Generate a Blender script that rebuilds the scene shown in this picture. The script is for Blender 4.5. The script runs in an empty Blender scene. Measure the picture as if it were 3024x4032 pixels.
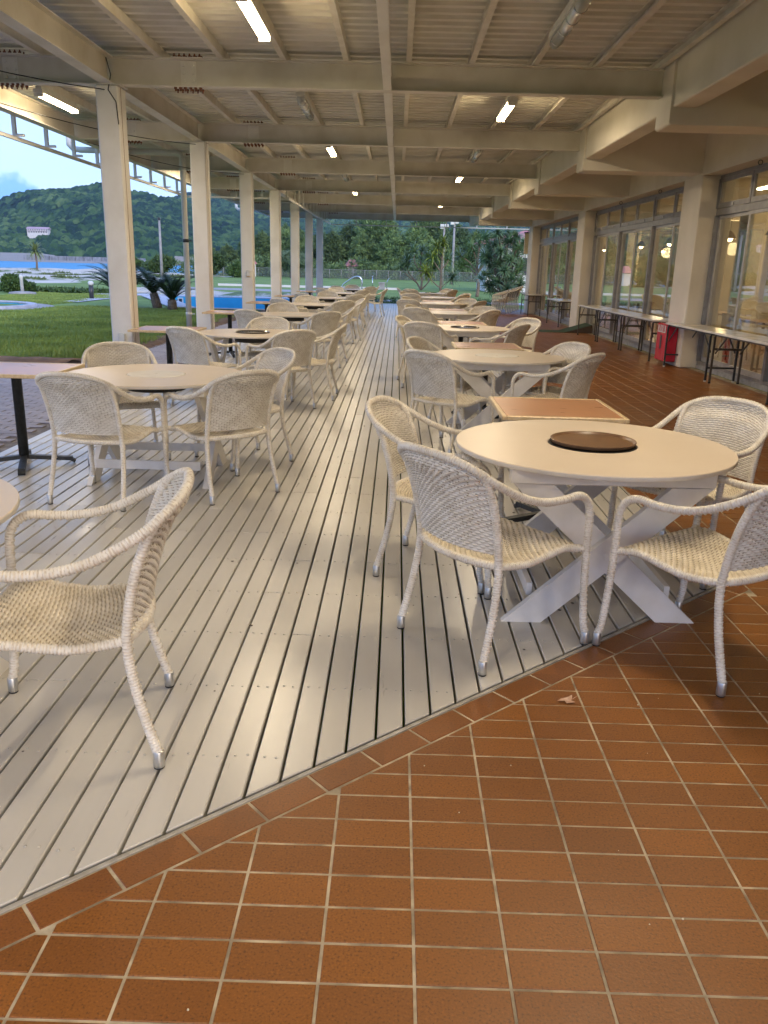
import bpy, math, random
import numpy as np
from mathutils import Vector, Matrix

R = math.radians
scene = bpy.context.scene
COL = scene.collection
rng = random.Random(7)
nrg = np.random.default_rng(11)

# ------------------------------------------------------------------ camera
cam_d = bpy.data.cameras.new('camera')
cam = bpy.data.objects.new('camera', cam_d)
COL.objects.link(cam)
cam.matrix_world = Matrix(((0.99958, -0.02763, 0.00858, 0.0),
                           (0.01611, 0.28503, -0.95838, 0.0),
                           (0.02404, 0.95812, 0.28535, 1.485),
                           (0, 0, 0, 1)))
cam_d.sensor_fit = 'HORIZONTAL'
cam_d.sensor_width = 36.0
cam_d.lens = 3230.0 / 3024.0 * 36.0
cam_d.clip_start = 0.05
cam_d.clip_end = 30000
scene.camera = cam

# ------------------------------------------------------------------ world, sun, exposure
SUN_EL, SUN_AZ = 9.0, 150.0          # low evening sun behind and to the right, veiled by cloud
world = bpy.data.worlds.new('World')
scene.world = world
world.use_nodes = True
wn, wl = world.node_tree.nodes, world.node_tree.links
for n in list(wn):
    wn.remove(n)
w_out = wn.new('ShaderNodeOutputWorld')
w_bg = wn.new('ShaderNodeBackground')
w_sky = wn.new('ShaderNodeTexSky')
w_sky.sky_type = 'NISHITA'
w_sky.sun_disc = False
w_sky.sun_elevation = R(SUN_EL)
w_sky.sun_rotation = R(SUN_AZ)
w_sky.air_density = 1.0
w_sky.dust_density = 0.6
w_sky.ozone_density = 1.4
w_tc = wn.new('ShaderNodeTexCoord')
# thin high cloud: a soft brightening veil over the whole sky, broken by noise
w_map = wn.new('ShaderNodeMapping'); w_map.inputs['Scale'].default_value = (1.2, 1.2, 4.0)
wl.new(w_tc.outputs['Generated'], w_map.inputs['Vector'])
w_no = wn.new('ShaderNodeTexNoise'); w_no.inputs['Scale'].default_value = 2.2
w_no.inputs['Detail'].default_value = 6; w_no.inputs['Roughness'].default_value = 0.55
wl.new(w_map.outputs['Vector'], w_no.inputs['Vector'])
w_rmp = wn.new('ShaderNodeMapRange')
w_rmp.inputs['From Min'].default_value = 0.35; w_rmp.inputs['From Max'].default_value = 0.72
w_rmp.inputs['To Min'].default_value = 0.62; w_rmp.inputs['To Max'].default_value = 0.80
wl.new(w_no.outputs['Fac'], w_rmp.inputs['Value'])
w_mix = wn.new('ShaderNodeMix'); w_mix.data_type = 'RGBA'
w_mix.inputs['B'].default_value = (2.7, 4.1, 8.0, 1)
wl.new(w_rmp.outputs['Result'], w_mix.inputs['Factor'])
wl.new(w_sky.outputs['Color'], w_mix.inputs['A'])
# heaped blue-grey evening clouds low over the sea, here and there round the horizon
def cloud(prev, d, size, soft, col):
    dv = Vector(d).normalized()
    wob = wn.new('ShaderNodeTexNoise'); wob.inputs['Scale'].default_value = 22; wob.inputs['Detail'].default_value = 7
    wl.new(w_tc.outputs['Generated'], wob.inputs['Vector'])
    sub = wn.new('ShaderNodeVectorMath'); sub.operation = 'SUBTRACT'; sub.inputs[1].default_value = dv
    nrm = wn.new('ShaderNodeVectorMath'); nrm.operation = 'NORMALIZE'
    wl.new(w_tc.outputs['Generated'], nrm.inputs[0]); wl.new(nrm.outputs[0], sub.inputs[0])
    scl = wn.new('ShaderNodeVectorMath'); scl.operation = 'MULTIPLY'; scl.inputs[1].default_value = (1 / size[0], 1 / size[0], 1 / size[1])
    wl.new(sub.outputs[0], scl.inputs[0])
    ln = wn.new('ShaderNodeVectorMath'); ln.operation = 'LENGTH'; wl.new(scl.outputs[0], ln.inputs[0])
    ad = wn.new('ShaderNodeMath'); ad.operation = 'MULTIPLY_ADD'; ad.inputs[1].default_value = 1.5
    wl.new(wob.outputs['Fac'], ad.inputs[0]); wl.new(ln.outputs['Value'], ad.inputs[2])
    mk = wn.new('ShaderNodeMapRange'); mk.interpolation_type = 'SMOOTHSTEP'
    mk.inputs['From Min'].default_value = 1.75 - soft; mk.inputs['From Max'].default_value = 1.75 + soft
    mk.inputs['To Min'].default_value = 0.85; mk.inputs['To Max'].default_value = 0.0
    wl.new(ad.outputs[0], mk.inputs['Value'])
    mx = wn.new('ShaderNodeMix'); mx.data_type = 'RGBA'; mx.inputs['B'].default_value = (*col, 1)
    wl.new(mk.outputs['Result'], mx.inputs['Factor']); wl.new(prev, mx.inputs['A'])
    return mx.outputs['Result']


w_col = w_mix.outputs['Result']
for d_, sz_ in (((-0.455, 1, 0.045), (0.075, 0.042)), ((-0.9, 0.6, 0.05), (0.16, 0.05)), ((0.75, 0.8, 0.06), (0.2, 0.06)), ((-0.5, -0.8, 0.07), (0.2, 0.06))):
    w_col = cloud(w_col, d_, sz_, 0.10, (1.05, 2.6, 6.2))
wl.new(w_col, w_bg.inputs['Color'])
w_bg.inputs['Strength'].default_value = 0.10
wl.new(w_bg.outputs['Background'], w_out.inputs['Surface'])

sun_d = bpy.data.lights.new('sun', 'SUN')
sun_d.energy = 0.8
sun_d.angle = R(25)
sun_d.color = (1.0, 0.86, 0.72)
sun = bpy.data.objects.new('sun', sun_d)
COL.objects.link(sun)
_sd = Vector((math.sin(R(SUN_AZ)) * math.cos(R(SUN_EL + 16)), math.cos(R(SUN_AZ)) * math.cos(R(SUN_EL + 16)), math.sin(R(SUN_EL + 16))))
sun.rotation_euler = _sd.to_track_quat('Z', 'Y').to_euler()

scene.view_settings.view_transform = 'Standard'
scene.view_settings.look = 'None'
scene.view_settings.exposure = 1.42
scene.view_settings.gamma = 1.0
scene.view_settings.use_curve_mapping = False
scene.cycles.use_denoising = True
try:
    scene.cycles.denoiser = 'OPENIMAGEDENOISE'
except Exception:
    pass
scene.cycles.max_bounces = 8
scene.cycles.diffuse_bounces = 4
scene.cycles.transparent_max_bounces = 16
scene.cycles.sample_clamp_indirect = 6.0
scene.cycles.caustics_reflective = False
scene.cycles.caustics_refractive = False

# ------------------------------------------------------------------ materials
MATS = {}


def new_mat(name):
    m = bpy.data.materials.new(name)
    m.use_nodes = True
    MATS[name] = m
    nt = m.node_tree
    return m, nt.nodes, nt.links, nt.nodes['Principled BSDF']


def ramp(nodes, stops):
    r = nodes.new('ShaderNodeValToRGB')
    el = r.color_ramp.elements
    while len(el) < len(stops):
        el.new(0.5)
    for e, (p, c) in zip(el, stops):
        e.position = p
        e.color = (c[0], c[1], c[2], 1)
    return r


def coords(nodes, links, space, scale):
    if space == 'world':
        g = nodes.new('ShaderNodeNewGeometry').outputs['Position']
    else:
        g = nodes.new('ShaderNodeTexCoord').outputs['Object']
    mp = nodes.new('ShaderNodeMapping')
    mp.inputs['Scale'].default_value = scale
    links.new(g, mp.inputs['Vector'])
    return mp.outputs['Vector']


def basic(name, c, c2=None, nscale=4.0, rough=0.5, rvar=0.1, bump=0.0, bscale=60.0, metal=0.0, space='world',
          stretch=(1, 1, 1), spec=0.5, rnd=0.0, stain=None, st_lo=0.66, lo=0.35, hi=0.65, detail=5, bdist=0.01):
    m, N, L, P = new_mat(name)
    P.inputs['Metallic'].default_value = metal
    P.inputs['Specular IOR Level'].default_value = spec
    v = coords(N, L, space, stretch)
    no = N.new('ShaderNodeTexNoise')
    no.inputs['Scale'].default_value = nscale
    no.inputs['Detail'].default_value = detail
    L.new(v, no.inputs['Vector'])
    if c2 is None:
        c2 = tuple(x * 0.82 for x in c)
    rp = ramp(N, [(lo, c2), (hi, c)])
    L.new(no.outputs['Fac'], rp.inputs['Fac'])
    col = rp.outputs['Color']
    if rnd > 0:
        oi = N.new('ShaderNodeObjectInfo')
        mr = N.new('ShaderNodeMapRange')
        mr.inputs['To Min'].default_value = 1 - rnd
        mr.inputs['To Max'].default_value = 1 + rnd * 0.6
        L.new(oi.outputs['Random'], mr.inputs['Value'])
        vm = N.new('ShaderNodeVectorMath'); vm.operation = 'SCALE'
        L.new(col, vm.inputs[0]); L.new(mr.outputs['Result'], vm.inputs['Scale'])
        col = vm.outputs['Vector']
    if stain is not None:
        sn = N.new('ShaderNodeTexNoise'); sn.inputs['Scale'].default_value = 2.6; sn.inputs['Detail'].default_value = 12
        sn.inputs['Roughness'].default_value = 0.62
        L.new(coords(N, L, space, (1, 1, 0.55)), sn.inputs['Vector'])
        sr = ramp(N, [(st_lo, (0, 0, 0)), (st_lo + 0.07, (0.8, 0.8, 0.8))])
        L.new(sn.outputs['Fac'], sr.inputs['Fac'])
        sm = N.new('ShaderNodeMix'); sm.data_type = 'RGBA'; sm.inputs['B'].default_value = (*stain, 1)
        L.new(sr.outputs['Color'], sm.inputs['Factor']); L.new(col, sm.inputs['A'])
        col = sm.outputs['Result']
    L.new(col, P.inputs['Base Color'])
    mr = N.new('ShaderNodeMapRange')
    mr.inputs['To Min'].default_value = max(0.02, rough - rvar)
    mr.inputs['To Max'].default_value = min(1.0, rough + rvar)
    L.new(no.outputs['Fac'], mr.inputs['Value'])
    L.new(mr.outputs['Result'], P.inputs['Roughness'])
    if bump > 0:
        b = N.new('ShaderNodeBump')
        b.inputs['Strength'].default_value = bump
        b.inputs['Distance'].default_value = bdist
        n2 = N.new('ShaderNodeTexNoise')
        n2.inputs['Scale'].default_value = bscale
        n2.inputs['Detail'].default_value = 4
        L.new(v, n2.inputs['Vector'])
        L.new(n2.outputs['Fac'], b.inputs['Height'])
        L.new(b.outputs['Normal'], P.inputs['Normal'])
    return m


def emit(name, c, s):
    m, N, L, P = new_mat(name)
    P.inputs['Base Color'].default_value = (0.8, 0.8, 0.8, 1)
    P.inputs['Emission Color'].default_value = (*c, 1)
    P.inputs['Emission Strength'].default_value = s
    return m


def white_cell(N, L, off, pitch, jitter=0.22):
    """one random value per paver, from the world position"""
    g = N.new('ShaderNodeNewGeometry').outputs['Position']
    s = N.new('ShaderNodeVectorMath'); s.operation = 'SUBTRACT'
    s.inputs[1].default_value = (off[0], off[1], 0)
    L.new(g, s.inputs[0])
    d = N.new('ShaderNodeVectorMath'); d.operation = 'DIVIDE'
    d.inputs[1].default_value = (pitch[0], pitch[1], 1000.0)
    L.new(s.outputs[0], d.inputs[0])
    f = N.new('ShaderNodeVectorMath'); f.operation = 'FLOOR'
    L.new(d.outputs[0], f.inputs[0])
    w = N.new('ShaderNodeTexWhiteNoise'); w.noise_dimensions = '3D'
    L.new(f.outputs[0], w.inputs['Vector'])
    return w


TX0, TY0, TPX, TPY = 0.079, 1.407, 0.209, 0.1107


def tile_mat(name, base, dark, speck, off, pitch, rough=0.36, rv=0.16):
    m, N, L, P = new_mat(name)
    w = white_cell(N, L, off, pitch)
    mix = N.new('ShaderNodeMix'); mix.data_type = 'RGBA'
    mix.inputs['A'].default_value = (*dark, 1); mix.inputs['B'].default_value = (*base, 1)
    v = coords(N, L, 'world', (1, 1, 1))
    big = N.new('ShaderNodeTexNoise'); big.inputs['Scale'].default_value = 1.4; big.inputs['Detail'].default_value = 4
    L.new(v, big.inputs['Vector'])
    add = N.new('ShaderNodeMath'); add.operation = 'MULTIPLY_ADD'
    add.inputs[1].default_value = 0.55
    L.new(w.outputs['Value'], add.inputs[0])
    sc = N.new('ShaderNodeMath'); sc.operation = 'MULTIPLY'; sc.inputs[1].default_value = 0.7
    L.new(big.outputs['Fac'], sc.inputs[0]); L.new(sc.outputs[0], add.inputs[2])
    L.new(add.outputs[0], mix.inputs['Factor'])
    # dark pits and pale grains of the fired clay
    fine = N.new('ShaderNodeTexNoise'); fine.inputs['Scale'].default_value = 170; fine.inputs['Detail'].default_value = 3
    L.new(v, fine.inputs['Vector'])
    r1 = ramp(N, [(0.33, (0.45, 0.42, 0.42)), (0.42, (0.9, 0.9, 0.9)), (0.62, (1.05, 1.05, 1.05)), (0.72, (1.4, 1.4, 1.35))])
    L.new(fine.outputs['Fac'], r1.inputs['Fac'])
    mul = N.new('ShaderNodeMix'); mul.data_type = 'RGBA'; mul.blend_type = 'MULTIPLY'
    mul.inputs['Factor'].default_value = speck
    L.new(mix.outputs['Result'], mul.inputs['A']); L.new(r1.outputs['Color'], mul.inputs['B'])
    L.new(mul.outputs['Result'], P.inputs['Base Color'])
    mr = N.new('ShaderNodeMapRange')
    mr.inputs['To Min'].default_value = rough - rv; mr.inputs['To Max'].default_value = rough + rv
    sm = N.new('ShaderNodeTexNoise'); sm.inputs['Scale'].default_value = 3.0; sm.inputs['Detail'].default_value = 6
    L.new(v, sm.inputs['Vector']); L.new(sm.outputs['Fac'], mr.inputs['Value'])
    L.new(mr.outputs['Result'], P.inputs['Roughness'])
    b = N.new('ShaderNodeBump'); b.inputs['Strength'].default_value = 0.35; b.inputs['Distance'].default_value = 0.002
    n2 = N.new('ShaderNodeTexNoise'); n2.inputs['Scale'].default_value = 130; n2.inputs['Detail'].default_value = 4
    L.new(v, n2.inputs['Vector']); L.new(n2.outputs['Fac'], b.inputs['Height'])
    L.new(b.outputs['Normal'], P.inputs['Normal'])
    return m


tile_mat('tile', (0.265, 0.092, 0.010), (0.165, 0.056, 0.008), 0.9, (TX0, TY0), (TPX, TPY), 0.46, 0.13)
tile_mat('tile_edge', (0.24, 0.083, 0.014), (0.17, 0.060, 0.012), 0.75, (0, 0), (0.11, 0.11), 0.42, 0.12)
tile_mat('paver', (0.30, 0.27, 0.29), (0.17, 0.15, 0.17), 0.3, (-3.3, 0), (0.206, 0.106), 0.55, 0.1)
basic('grout', (0.56, 0.48, 0.34), (0.24, 0.20, 0.14), 11, 0.9, 0.05, 0.6, 90, bdist=0.003)
basic('paver_sand', (0.22, 0.20, 0.19), (0.10, 0.09, 0.09), 9, 0.9, 0.05)
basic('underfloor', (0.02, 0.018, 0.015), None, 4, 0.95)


def deck_mat():
    m, N, L, P = new_mat('deck_paint')
    v = coords(N, L, 'world', (1, 0.12, 1))
    n1 = N.new('ShaderNodeTexNoise'); n1.inputs['Scale'].default_value = 26; n1.inputs['Detail'].default_value = 6
    L.new(v, n1.inputs['Vector'])
    oi = N.new('ShaderNodeObjectInfo')
    base = ramp(N, [(0.0, (0.49, 0.465, 0.415)), (0.5, (0.545, 0.52, 0.465)), (1.0, (0.60, 0.575, 0.52))])
    L.new(oi.outputs['Random'], base.inputs['Fac'])
    st = ramp(N, [(0.2, (0.975, 0.97, 0.965)), (0.5, (1, 1, 1)), (0.8, (1.01, 1.01, 1.01))])
    L.new(n1.outputs['Fac'], st.inputs['Fac'])
    mul = N.new('ShaderNodeMix'); mul.data_type = 'RGBA'; mul.blend_type = 'MULTIPLY'; mul.inputs['Factor'].default_value = 1
    L.new(base.outputs['Color'], mul.inputs['A']); L.new(st.outputs['Color'], mul.inputs['B'])
    # worn chips: rare, elongated along the grain
    v2 = coords(N, L, 'world', (1, 0.35, 1))
    n2 = N.new('ShaderNodeTexNoise'); n2.inputs['Scale'].default_value = 9; n2.inputs['Detail'].default_value = 9
    n2.inputs['Roughness'].default_value = 0.65
    L.new(v2, n2.inputs['Vector'])
    cr = ramp(N, [(0.765, (0, 0, 0)), (0.775, (1, 1, 1))])
    L.new(n2.outputs['Fac'], cr.inputs['Fac'])
    chip = N.new('ShaderNodeMix'); chip.data_type = 'RGBA'
    chip.inputs['B'].default_value = (0.16, 0.115, 0.07, 1)
    L.new(cr.outputs['Color'], chip.inputs['Factor']); L.new(mul.outputs['Result'], chip.inputs['A'])
    # soft dirt blotches
    v3 = coords(N, L, 'world', (1, 0.6, 1))
    n3 = N.new('ShaderNodeTexNoise'); n3.inputs['Scale'].default_value = 2.5; n3.inputs['Detail'].default_value = 7
    L.new(v3, n3.inputs['Vector'])
    dr = ramp(N, [(0.28, (0.93, 0.92, 0.90)), (0.5, (1, 1, 1))])
    L.new(n3.outputs['Fac'], dr.inputs['Fac'])
    m2 = N.new('ShaderNodeMix'); m2.data_type = 'RGBA'; m2.blend_type = 'MULTIPLY'; m2.inputs['Factor'].default_value = 1
    L.new(chip.outputs['Result'], m2.inputs['A']); L.new(dr.outputs['Color'], m2.inputs['B'])
    L.new(m2.outputs['Result'], P.inputs['Base Color'])
    mr = N.new('ShaderNodeMapRange'); mr.inputs['To Min'].default_value = 0.25; mr.inputs['To Max'].default_value = 0.33
    L.new(n1.outputs['Fac'], mr.inputs['Value']); L.new(mr.outputs['Result'], P.inputs['Roughness'])
    b = N.new('ShaderNodeBump'); b.inputs['Strength'].default_value = 0.15; b.inputs['Distance'].default_value = 0.0008
    n4 = N.new('ShaderNodeTexNoise'); n4.inputs['Scale'].default_value = 45; n4.inputs['Detail'].default_value = 5
    L.new(v, n4.inputs['Vector']); L.new(n4.outputs['Fac'], b.inputs['Height'])
    L.new(b.outputs['Normal'], P.inputs['Normal'])


deck_mat()
basic('wicker', (0.82, 0.775, 0.68), (0.70, 0.64, 0.53), 14, 0.38, 0.08, space='object', rnd=0.06)
basic('wicker_worn_lamplit', (0.76, 0.69, 0.56), (0.62, 0.54, 0.40), 14, 0.42, 0.08, space='object', rnd=0.05)  # seat tan: wear plus warm lamplight put into the colour
basic('alu_cap', (0.62, 0.62, 0.60), None, 30, 0.35, 0.1, metal=0.9, space='object')
basic('wicker_gap_shade', (0.42, 0.35, 0.25), (0.32, 0.26, 0.18), 14, 0.6, 0.05, space='object')  # aged tan of the uprights, darkened to paint shade into the gaps
basic('wicker_groove_shade', (0.67, 0.60, 0.49), (0.57, 0.49, 0.38), 14, 0.5, 0.05, space='object')  # paler tan that paints shade into the grooves between winds
basic('edge_paint', (0.46, 0.43, 0.37), (0.30, 0.27, 0.22), 18, 0.6)
basic('rubber', (0.02, 0.02, 0.02), None, 30, 0.7, space='object')
basic('table_paint', (0.74, 0.63, 0.50), (0.70, 0.59, 0.46), 2.5, 0.34, 0.03, 0.06, 120, bdist=0.001)
basic('table_rim', (0.74, 0.70, 0.63), (0.66, 0.61, 0.53), 12, 0.45, 0.1)
basic('trestle_paint', (0.80, 0.775, 0.74), (0.72, 0.69, 0.64), 9, 0.42, 0.1, 0.2, 60, bdist=0.002)
basic('laminate', (0.54, 0.275, 0.14), (0.47, 0.225, 0.105), 6, 0.3, 0.08, stretch=(1, 3, 1))
basic('pale_wood', (0.72, 0.55, 0.32), (0.58, 0.42, 0.22), 10, 0.4, 0.1, stretch=(4, 1, 4))
basic('cast_iron', (0.035, 0.04, 0.04), (0.015, 0.017, 0.018), 40, 0.45, 0.15, 0.3, 120)
basic('tray_brown', (0.20, 0.11, 0.055), (0.14, 0.075, 0.036), 12, 0.35, 0.08)
basic('tray_chrome', (0.30, 0.28, 0.24), (0.2, 0.18, 0.15), 12, 0.14, 0.05, metal=0.9)
basic('steel_brushed', (0.45, 0.44, 0.42), (0.32, 0.31, 0.29), 20, 0.28, 0.08, metal=1.0)
basic('black_plastic', (0.012, 0.012, 0.012), None, 20, 0.4, 0.1)
basic('steel_cream', (0.72, 0.69, 0.63), (0.60, 0.56, 0.48), 2.6, 0.55, 0.08, 0.1, 70, lo=0.3, hi=0.6, bdist=0.002, stain=(0.36, 0.20, 0.11), st_lo=0.71)
basic('steel_cream_light', (0.78, 0.76, 0.71), (0.68, 0.65, 0.58), 2.2, 0.5, 0.08, 0.08, 60, lo=0.28, hi=0.55, bdist=0.002, stain=(0.50, 0.38, 0.26), st_lo=0.71)
basic('rust', (0.25, 0.10, 0.05), (0.11, 0.045, 0.03), 60, 0.85)
basic('galv_sheet', (0.74, 0.73, 0.67), (0.64, 0.62, 0.55), 3, 0.5, 0.1, metal=0.0)
basic('purlin_paint', (0.74, 0.71, 0.65), (0.62, 0.58, 0.50), 5, 0.5, 0.08)
basic('stucco', (0.78, 0.73, 0.64), (0.69, 0.64, 0.54), 1.6, 0.75, 0.05, 0.5, 160, bdist=0.003)
basic('stucco_pillar', (0.76, 0.70, 0.59), (0.68, 0.62, 0.51), 1.6, 0.75, 0.05, 0.5, 160, bdist=0.003)
basic('alu_frame', (0.33, 0.31, 0.29), (0.25, 0.235, 0.22), 8, 0.38, 0.08, metal=0.55)
basic('alu_frame_pale', (0.52, 0.49, 0.44), (0.42, 0.39, 0.35), 8, 0.38, 0.08, metal=0.4)
basic('sill_concrete', (0.34, 0.33, 0.31), (0.24, 0.23, 0.22), 10, 0.7, 0.1, 0.3, 90)
basic('room_wall', (0.64, 0.57, 0.44), None, 2, 0.8)
basic('room_floor', (0.24, 0.12, 0.06), None, 5, 0.35)
basic('brown_wood', (0.30, 0.15, 0.06), (0.22, 0.10, 0.04), 8, 0.4, 0.1, space='object')
basic('table_white', (0.82, 0.78, 0.70), None, 3, 0.18, 0.05)
basic('leg_bronze', (0.10, 0.085, 0.065), None, 12, 0.4, 0.1, metal=0.5)
basic('red_paint', (0.62, 0.02, 0.05), (0.54, 0.015, 0.04), 6, 0.25, 0.05)
basic('fixture_white', (0.72, 0.72, 0.68), None, 8, 0.4)
basic('pvc', (0.66, 0.66, 0.63), (0.57, 0.56, 0.52), 3, 0.35)
basic('green_mat', (0.045, 0.085, 0.05), (0.03, 0.06, 0.035), 30, 0.9, 0.05, 0.5, 100)
basic('dark_wood', (0.10, 0.07, 0.05), None, 12, 0.7)
basic('soil', (0.16, 0.10, 0.06), (0.09, 0.055, 0.035), 6, 0.95, 0.03, 0.8, 30)
basic('stainless', (0.62, 0.65, 0.68), None, 9, 0.15, 0.04, metal=1.0)
basic('pool_blue', (0.035, 0.46, 0.74), (0.03, 0.40, 0.66), 2.5, 0.4, 0.05)
basic('coping', (0.52, 0.52, 0.57), (0.40, 0.40, 0.45), 5, 0.7, 0.05)
basic('concrete', (0.36, 0.35, 0.34), (0.26, 0.25, 0.25), 3, 0.8, 0.05, 0.3, 60)
basic('concrete_far', (0.30, 0.30, 0.31), (0.17, 0.17, 0.18), 0.35, 0.85, 0.05, stretch=(1, 1, 0.4))
basic('white_wall', (0.72, 0.70, 0.68), (0.62, 0.60, 0.58), 1, 0.8)
basic('red_roof', (0.50, 0.20, 0.19), (0.42, 0.17, 0.16), 3, 0.7)
basic('pink_roof', (0.50, 0.34, 0.40), None, 0.1, 0.7)
basic('dark_opening', (0.05, 0.05, 0.055), None, 3, 0.3)
basic('bark', (0.26, 0.20, 0.15), (0.15, 0.11, 0.08), 20, 0.9, 0.05, 0.6, 60)
basic('dry_frond', (0.30, 0.20, 0.10), None, 20, 0.9)
basic('leaf_cycad', (0.028, 0.065, 0.020), (0.012, 0.03, 0.012), 8, 0.40, 0.1, rnd=0.35)
basic('leaf_screw', (0.19, 0.29, 0.13), (0.08, 0.15, 0.075), 5, 0.45, 0.1, rnd=0.4)
basic('leaf_yellow', (0.28, 0.32, 0.035), (0.11, 0.17, 0.03), 4, 0.5, 0.1, rnd=0.25)
basic('leaf_palm', (0.26, 0.32, 0.10), (0.15, 0.20, 0.07), 4, 0.5, 0.1)
basic('leaf_casuarina', (0.18, 0.27, 0.085), (0.05, 0.10, 0.045), 1.1, 0.7, 0.1, rnd=0.35, detail=8)
basic('leaf_round', (0.17, 0.25, 0.14), (0.075, 0.13, 0.07), 3.0, 0.6, 0.1)
basic('leaf_bush', (0.09, 0.16, 0.035), (0.03, 0.07, 0.02), 3.0, 0.6, 0.1, rnd=0.3)
basic('dune_leaf', (0.16, 0.21, 0.07), (0.07, 0.11, 0.04), 1.2, 0.8, 0.1)
basic('wire_green', (0.12, 0.16, 0.13), None, 3, 0.6)
basic('leaf_dry', (0.62, 0.42, 0.30), (0.45, 0.26, 0.16), 60, 0.8)
basic('petal_red', (0.32, 0.02, 0.05), None, 60, 0.6)
basic('crumb', (0.72, 0.68, 0.50), None, 60, 0.8)
basic('sea', (0.03, 0.28, 0.50), (0.02, 0.22, 0.42), 0.05, 0.45, 0.05, 0.35, 0.5, stretch=(0.4, 1, 1), bdist=0.5, spec=0.12)
basic('grass_blade', (0.27, 0.36, 0.08), (0.15, 0.23, 0.05), 0.8, 0.6, 0.1, detail=8)
emit('tube_lit', (1.0, 0.76, 0.42), 20)
emit('pendant_lit', (1.0, 0.74, 0.40), 10)
emit('lantern_lit', (1.0, 0.80, 0.48), 0.25)


def ground_mat():
    m, N, L, P = new_mat('lawn')
    v = coords(N, L, 'world', (1, 1, 1))
    a = N.new('ShaderNodeTexNoise'); a.inputs['Scale'].default_value = 0.45; a.inputs['Detail'].default_value = 9
    a.inputs['Roughness'].default_value = 0.65
    L.new(v, a.inputs['Vector'])
    r = ramp(N, [(0.30, (0.07, 0.125, 0.026)), (0.45, (0.125, 0.20, 0.036)), (0.58, (0.175, 0.26, 0.05)), (0.74, (0.25, 0.28, 0.10))])
    L.new(a.outputs['Fac'], r.inputs['Fac'])
    L.new(r.outputs['Color'], P.inputs['Base Color'])
    P.inputs['Roughness'].default_value = 0.9
    b = N.new('ShaderNodeBump'); b.inputs['Strength'].default_value = 0.7; b.inputs['Distance'].default_value = 0.04
    n2 = N.new('ShaderNodeTexNoise'); n2.inputs['Scale'].default_value = 14; n2.inputs['Detail'].default_value = 6
    L.new(v, n2.inputs['Vector']); L.new(n2.outputs['Fac'], b.inputs['Height'])
    L.new(b.outputs['Normal'], P.inputs['Normal'])


def dune_mat():
    m, N, L, P = new_mat('dune')
    v = coords(N, L, 'world', (1, 0.5, 1))
    a = N.new('ShaderNodeTexNoise'); a.inputs['Scale'].default_value = 0.22; a.inputs['Detail'].default_value = 10
    a.inputs['Roughness'].default_value = 0.7
    L.new(v, a.inputs['Vector'])
    r = ramp(N, [(0.36, (0.08, 0.13, 0.04)), (0.43, (0.16, 0.20, 0.08)), (0.47, (0.50, 0.45, 0.38)), (0.7, (0.66, 0.60, 0.52))])
    L.new(a.outputs['Fac'], r.inputs['Fac'])
    L.new(r.outputs['Color'], P.inputs['Base Color'])
    P.inputs['Roughness'].default_value = 0.95


def hill_mat():
    m, N, L, P = new_mat('hill_forest')
    v = coords(N, L, 'world', (1, 1, 1))
    a = N.new('ShaderNodeTexVoronoi'); a.inputs['Scale'].default_value = 0.085
    L.new(v, a.inputs['Vector'])
    b = N.new('ShaderNodeTexNoise'); b.inputs['Scale'].default_value = 0.006; b.inputs['Detail'].default_value = 8
    b.inputs['Roughness'].default_value = 0.7
    L.new(v, b.inputs['Vector'])
    mx = N.new('ShaderNodeMath'); mx.operation = 'MULTIPLY_ADD'; mx.inputs[1].default_value = 0.35
    sp = N.new('ShaderNodeSeparateColor'); L.new(a.outputs['Color'], sp.inputs['Color'])
    L.new(sp.outputs['Red'], mx.inputs[0]); L.new(b.outputs['Fac'], mx.inputs[2])
    r = ramp(N, [(0.42, (0.006, 0.016, 0.011)), (0.6, (0.016, 0.042, 0.018)), (0.76, (0.046, 0.095, 0.026)), (0.95, (0.12, 0.18, 0.055))])
    L.new(mx.outputs[0], r.inputs['Fac'])
    L.new(r.outputs['Color'], P.inputs['Base Color'])
    P.inputs['Roughness'].default_value = 0.95
    P.inputs['Specular IOR Level'].default_value = 0.1


def glass_mat():
    m, N, L, P = new_mat('window_glass')
    N.remove(P)
    out = N['Material Output']
    t = N.new('ShaderNodeBsdfTransparent'); t.inputs['Color'].default_value = (0.90, 0.93, 0.91, 1)
    g = N.new('ShaderNodeBsdfGlossy'); g.inputs['Roughness'].default_value = 0.0
    g.inputs['Color'].default_value = (0.95, 0.97, 0.96, 1)
    f = N.new('ShaderNodeFresnel'); f.inputs['IOR'].default_value = 1.52
    mr = N.new('ShaderNodeMath'); mr.operation = 'MULTIPLY_ADD'
    mr.inputs[1].default_value = 1.5; mr.inputs[2].default_value = 0.03; mr.use_clamp = True
    ge = N.new('ShaderNodeNewGeometry')               # both faces of the pane act as outer faces
    io = N.new('ShaderNodeMapRange'); io.inputs['To Min'].default_value = 1.52; io.inputs['To Max'].default_value = 1 / 1.52
    L.new(ge.outputs['Backfacing'], io.inputs['Value']); L.new(io.outputs['Result'], f.inputs['IOR'])
    L.new(f.outputs[0], mr.inputs[0])
    x = N.new('ShaderNodeMixShader')
    L.new(mr.outputs[0], x.inputs[0]); L.new(t.outputs[0], x.inputs[1]); L.new(g.outputs[0], x.inputs[2])
    L.new(x.outputs[0], out.inputs['Surface'])


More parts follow.
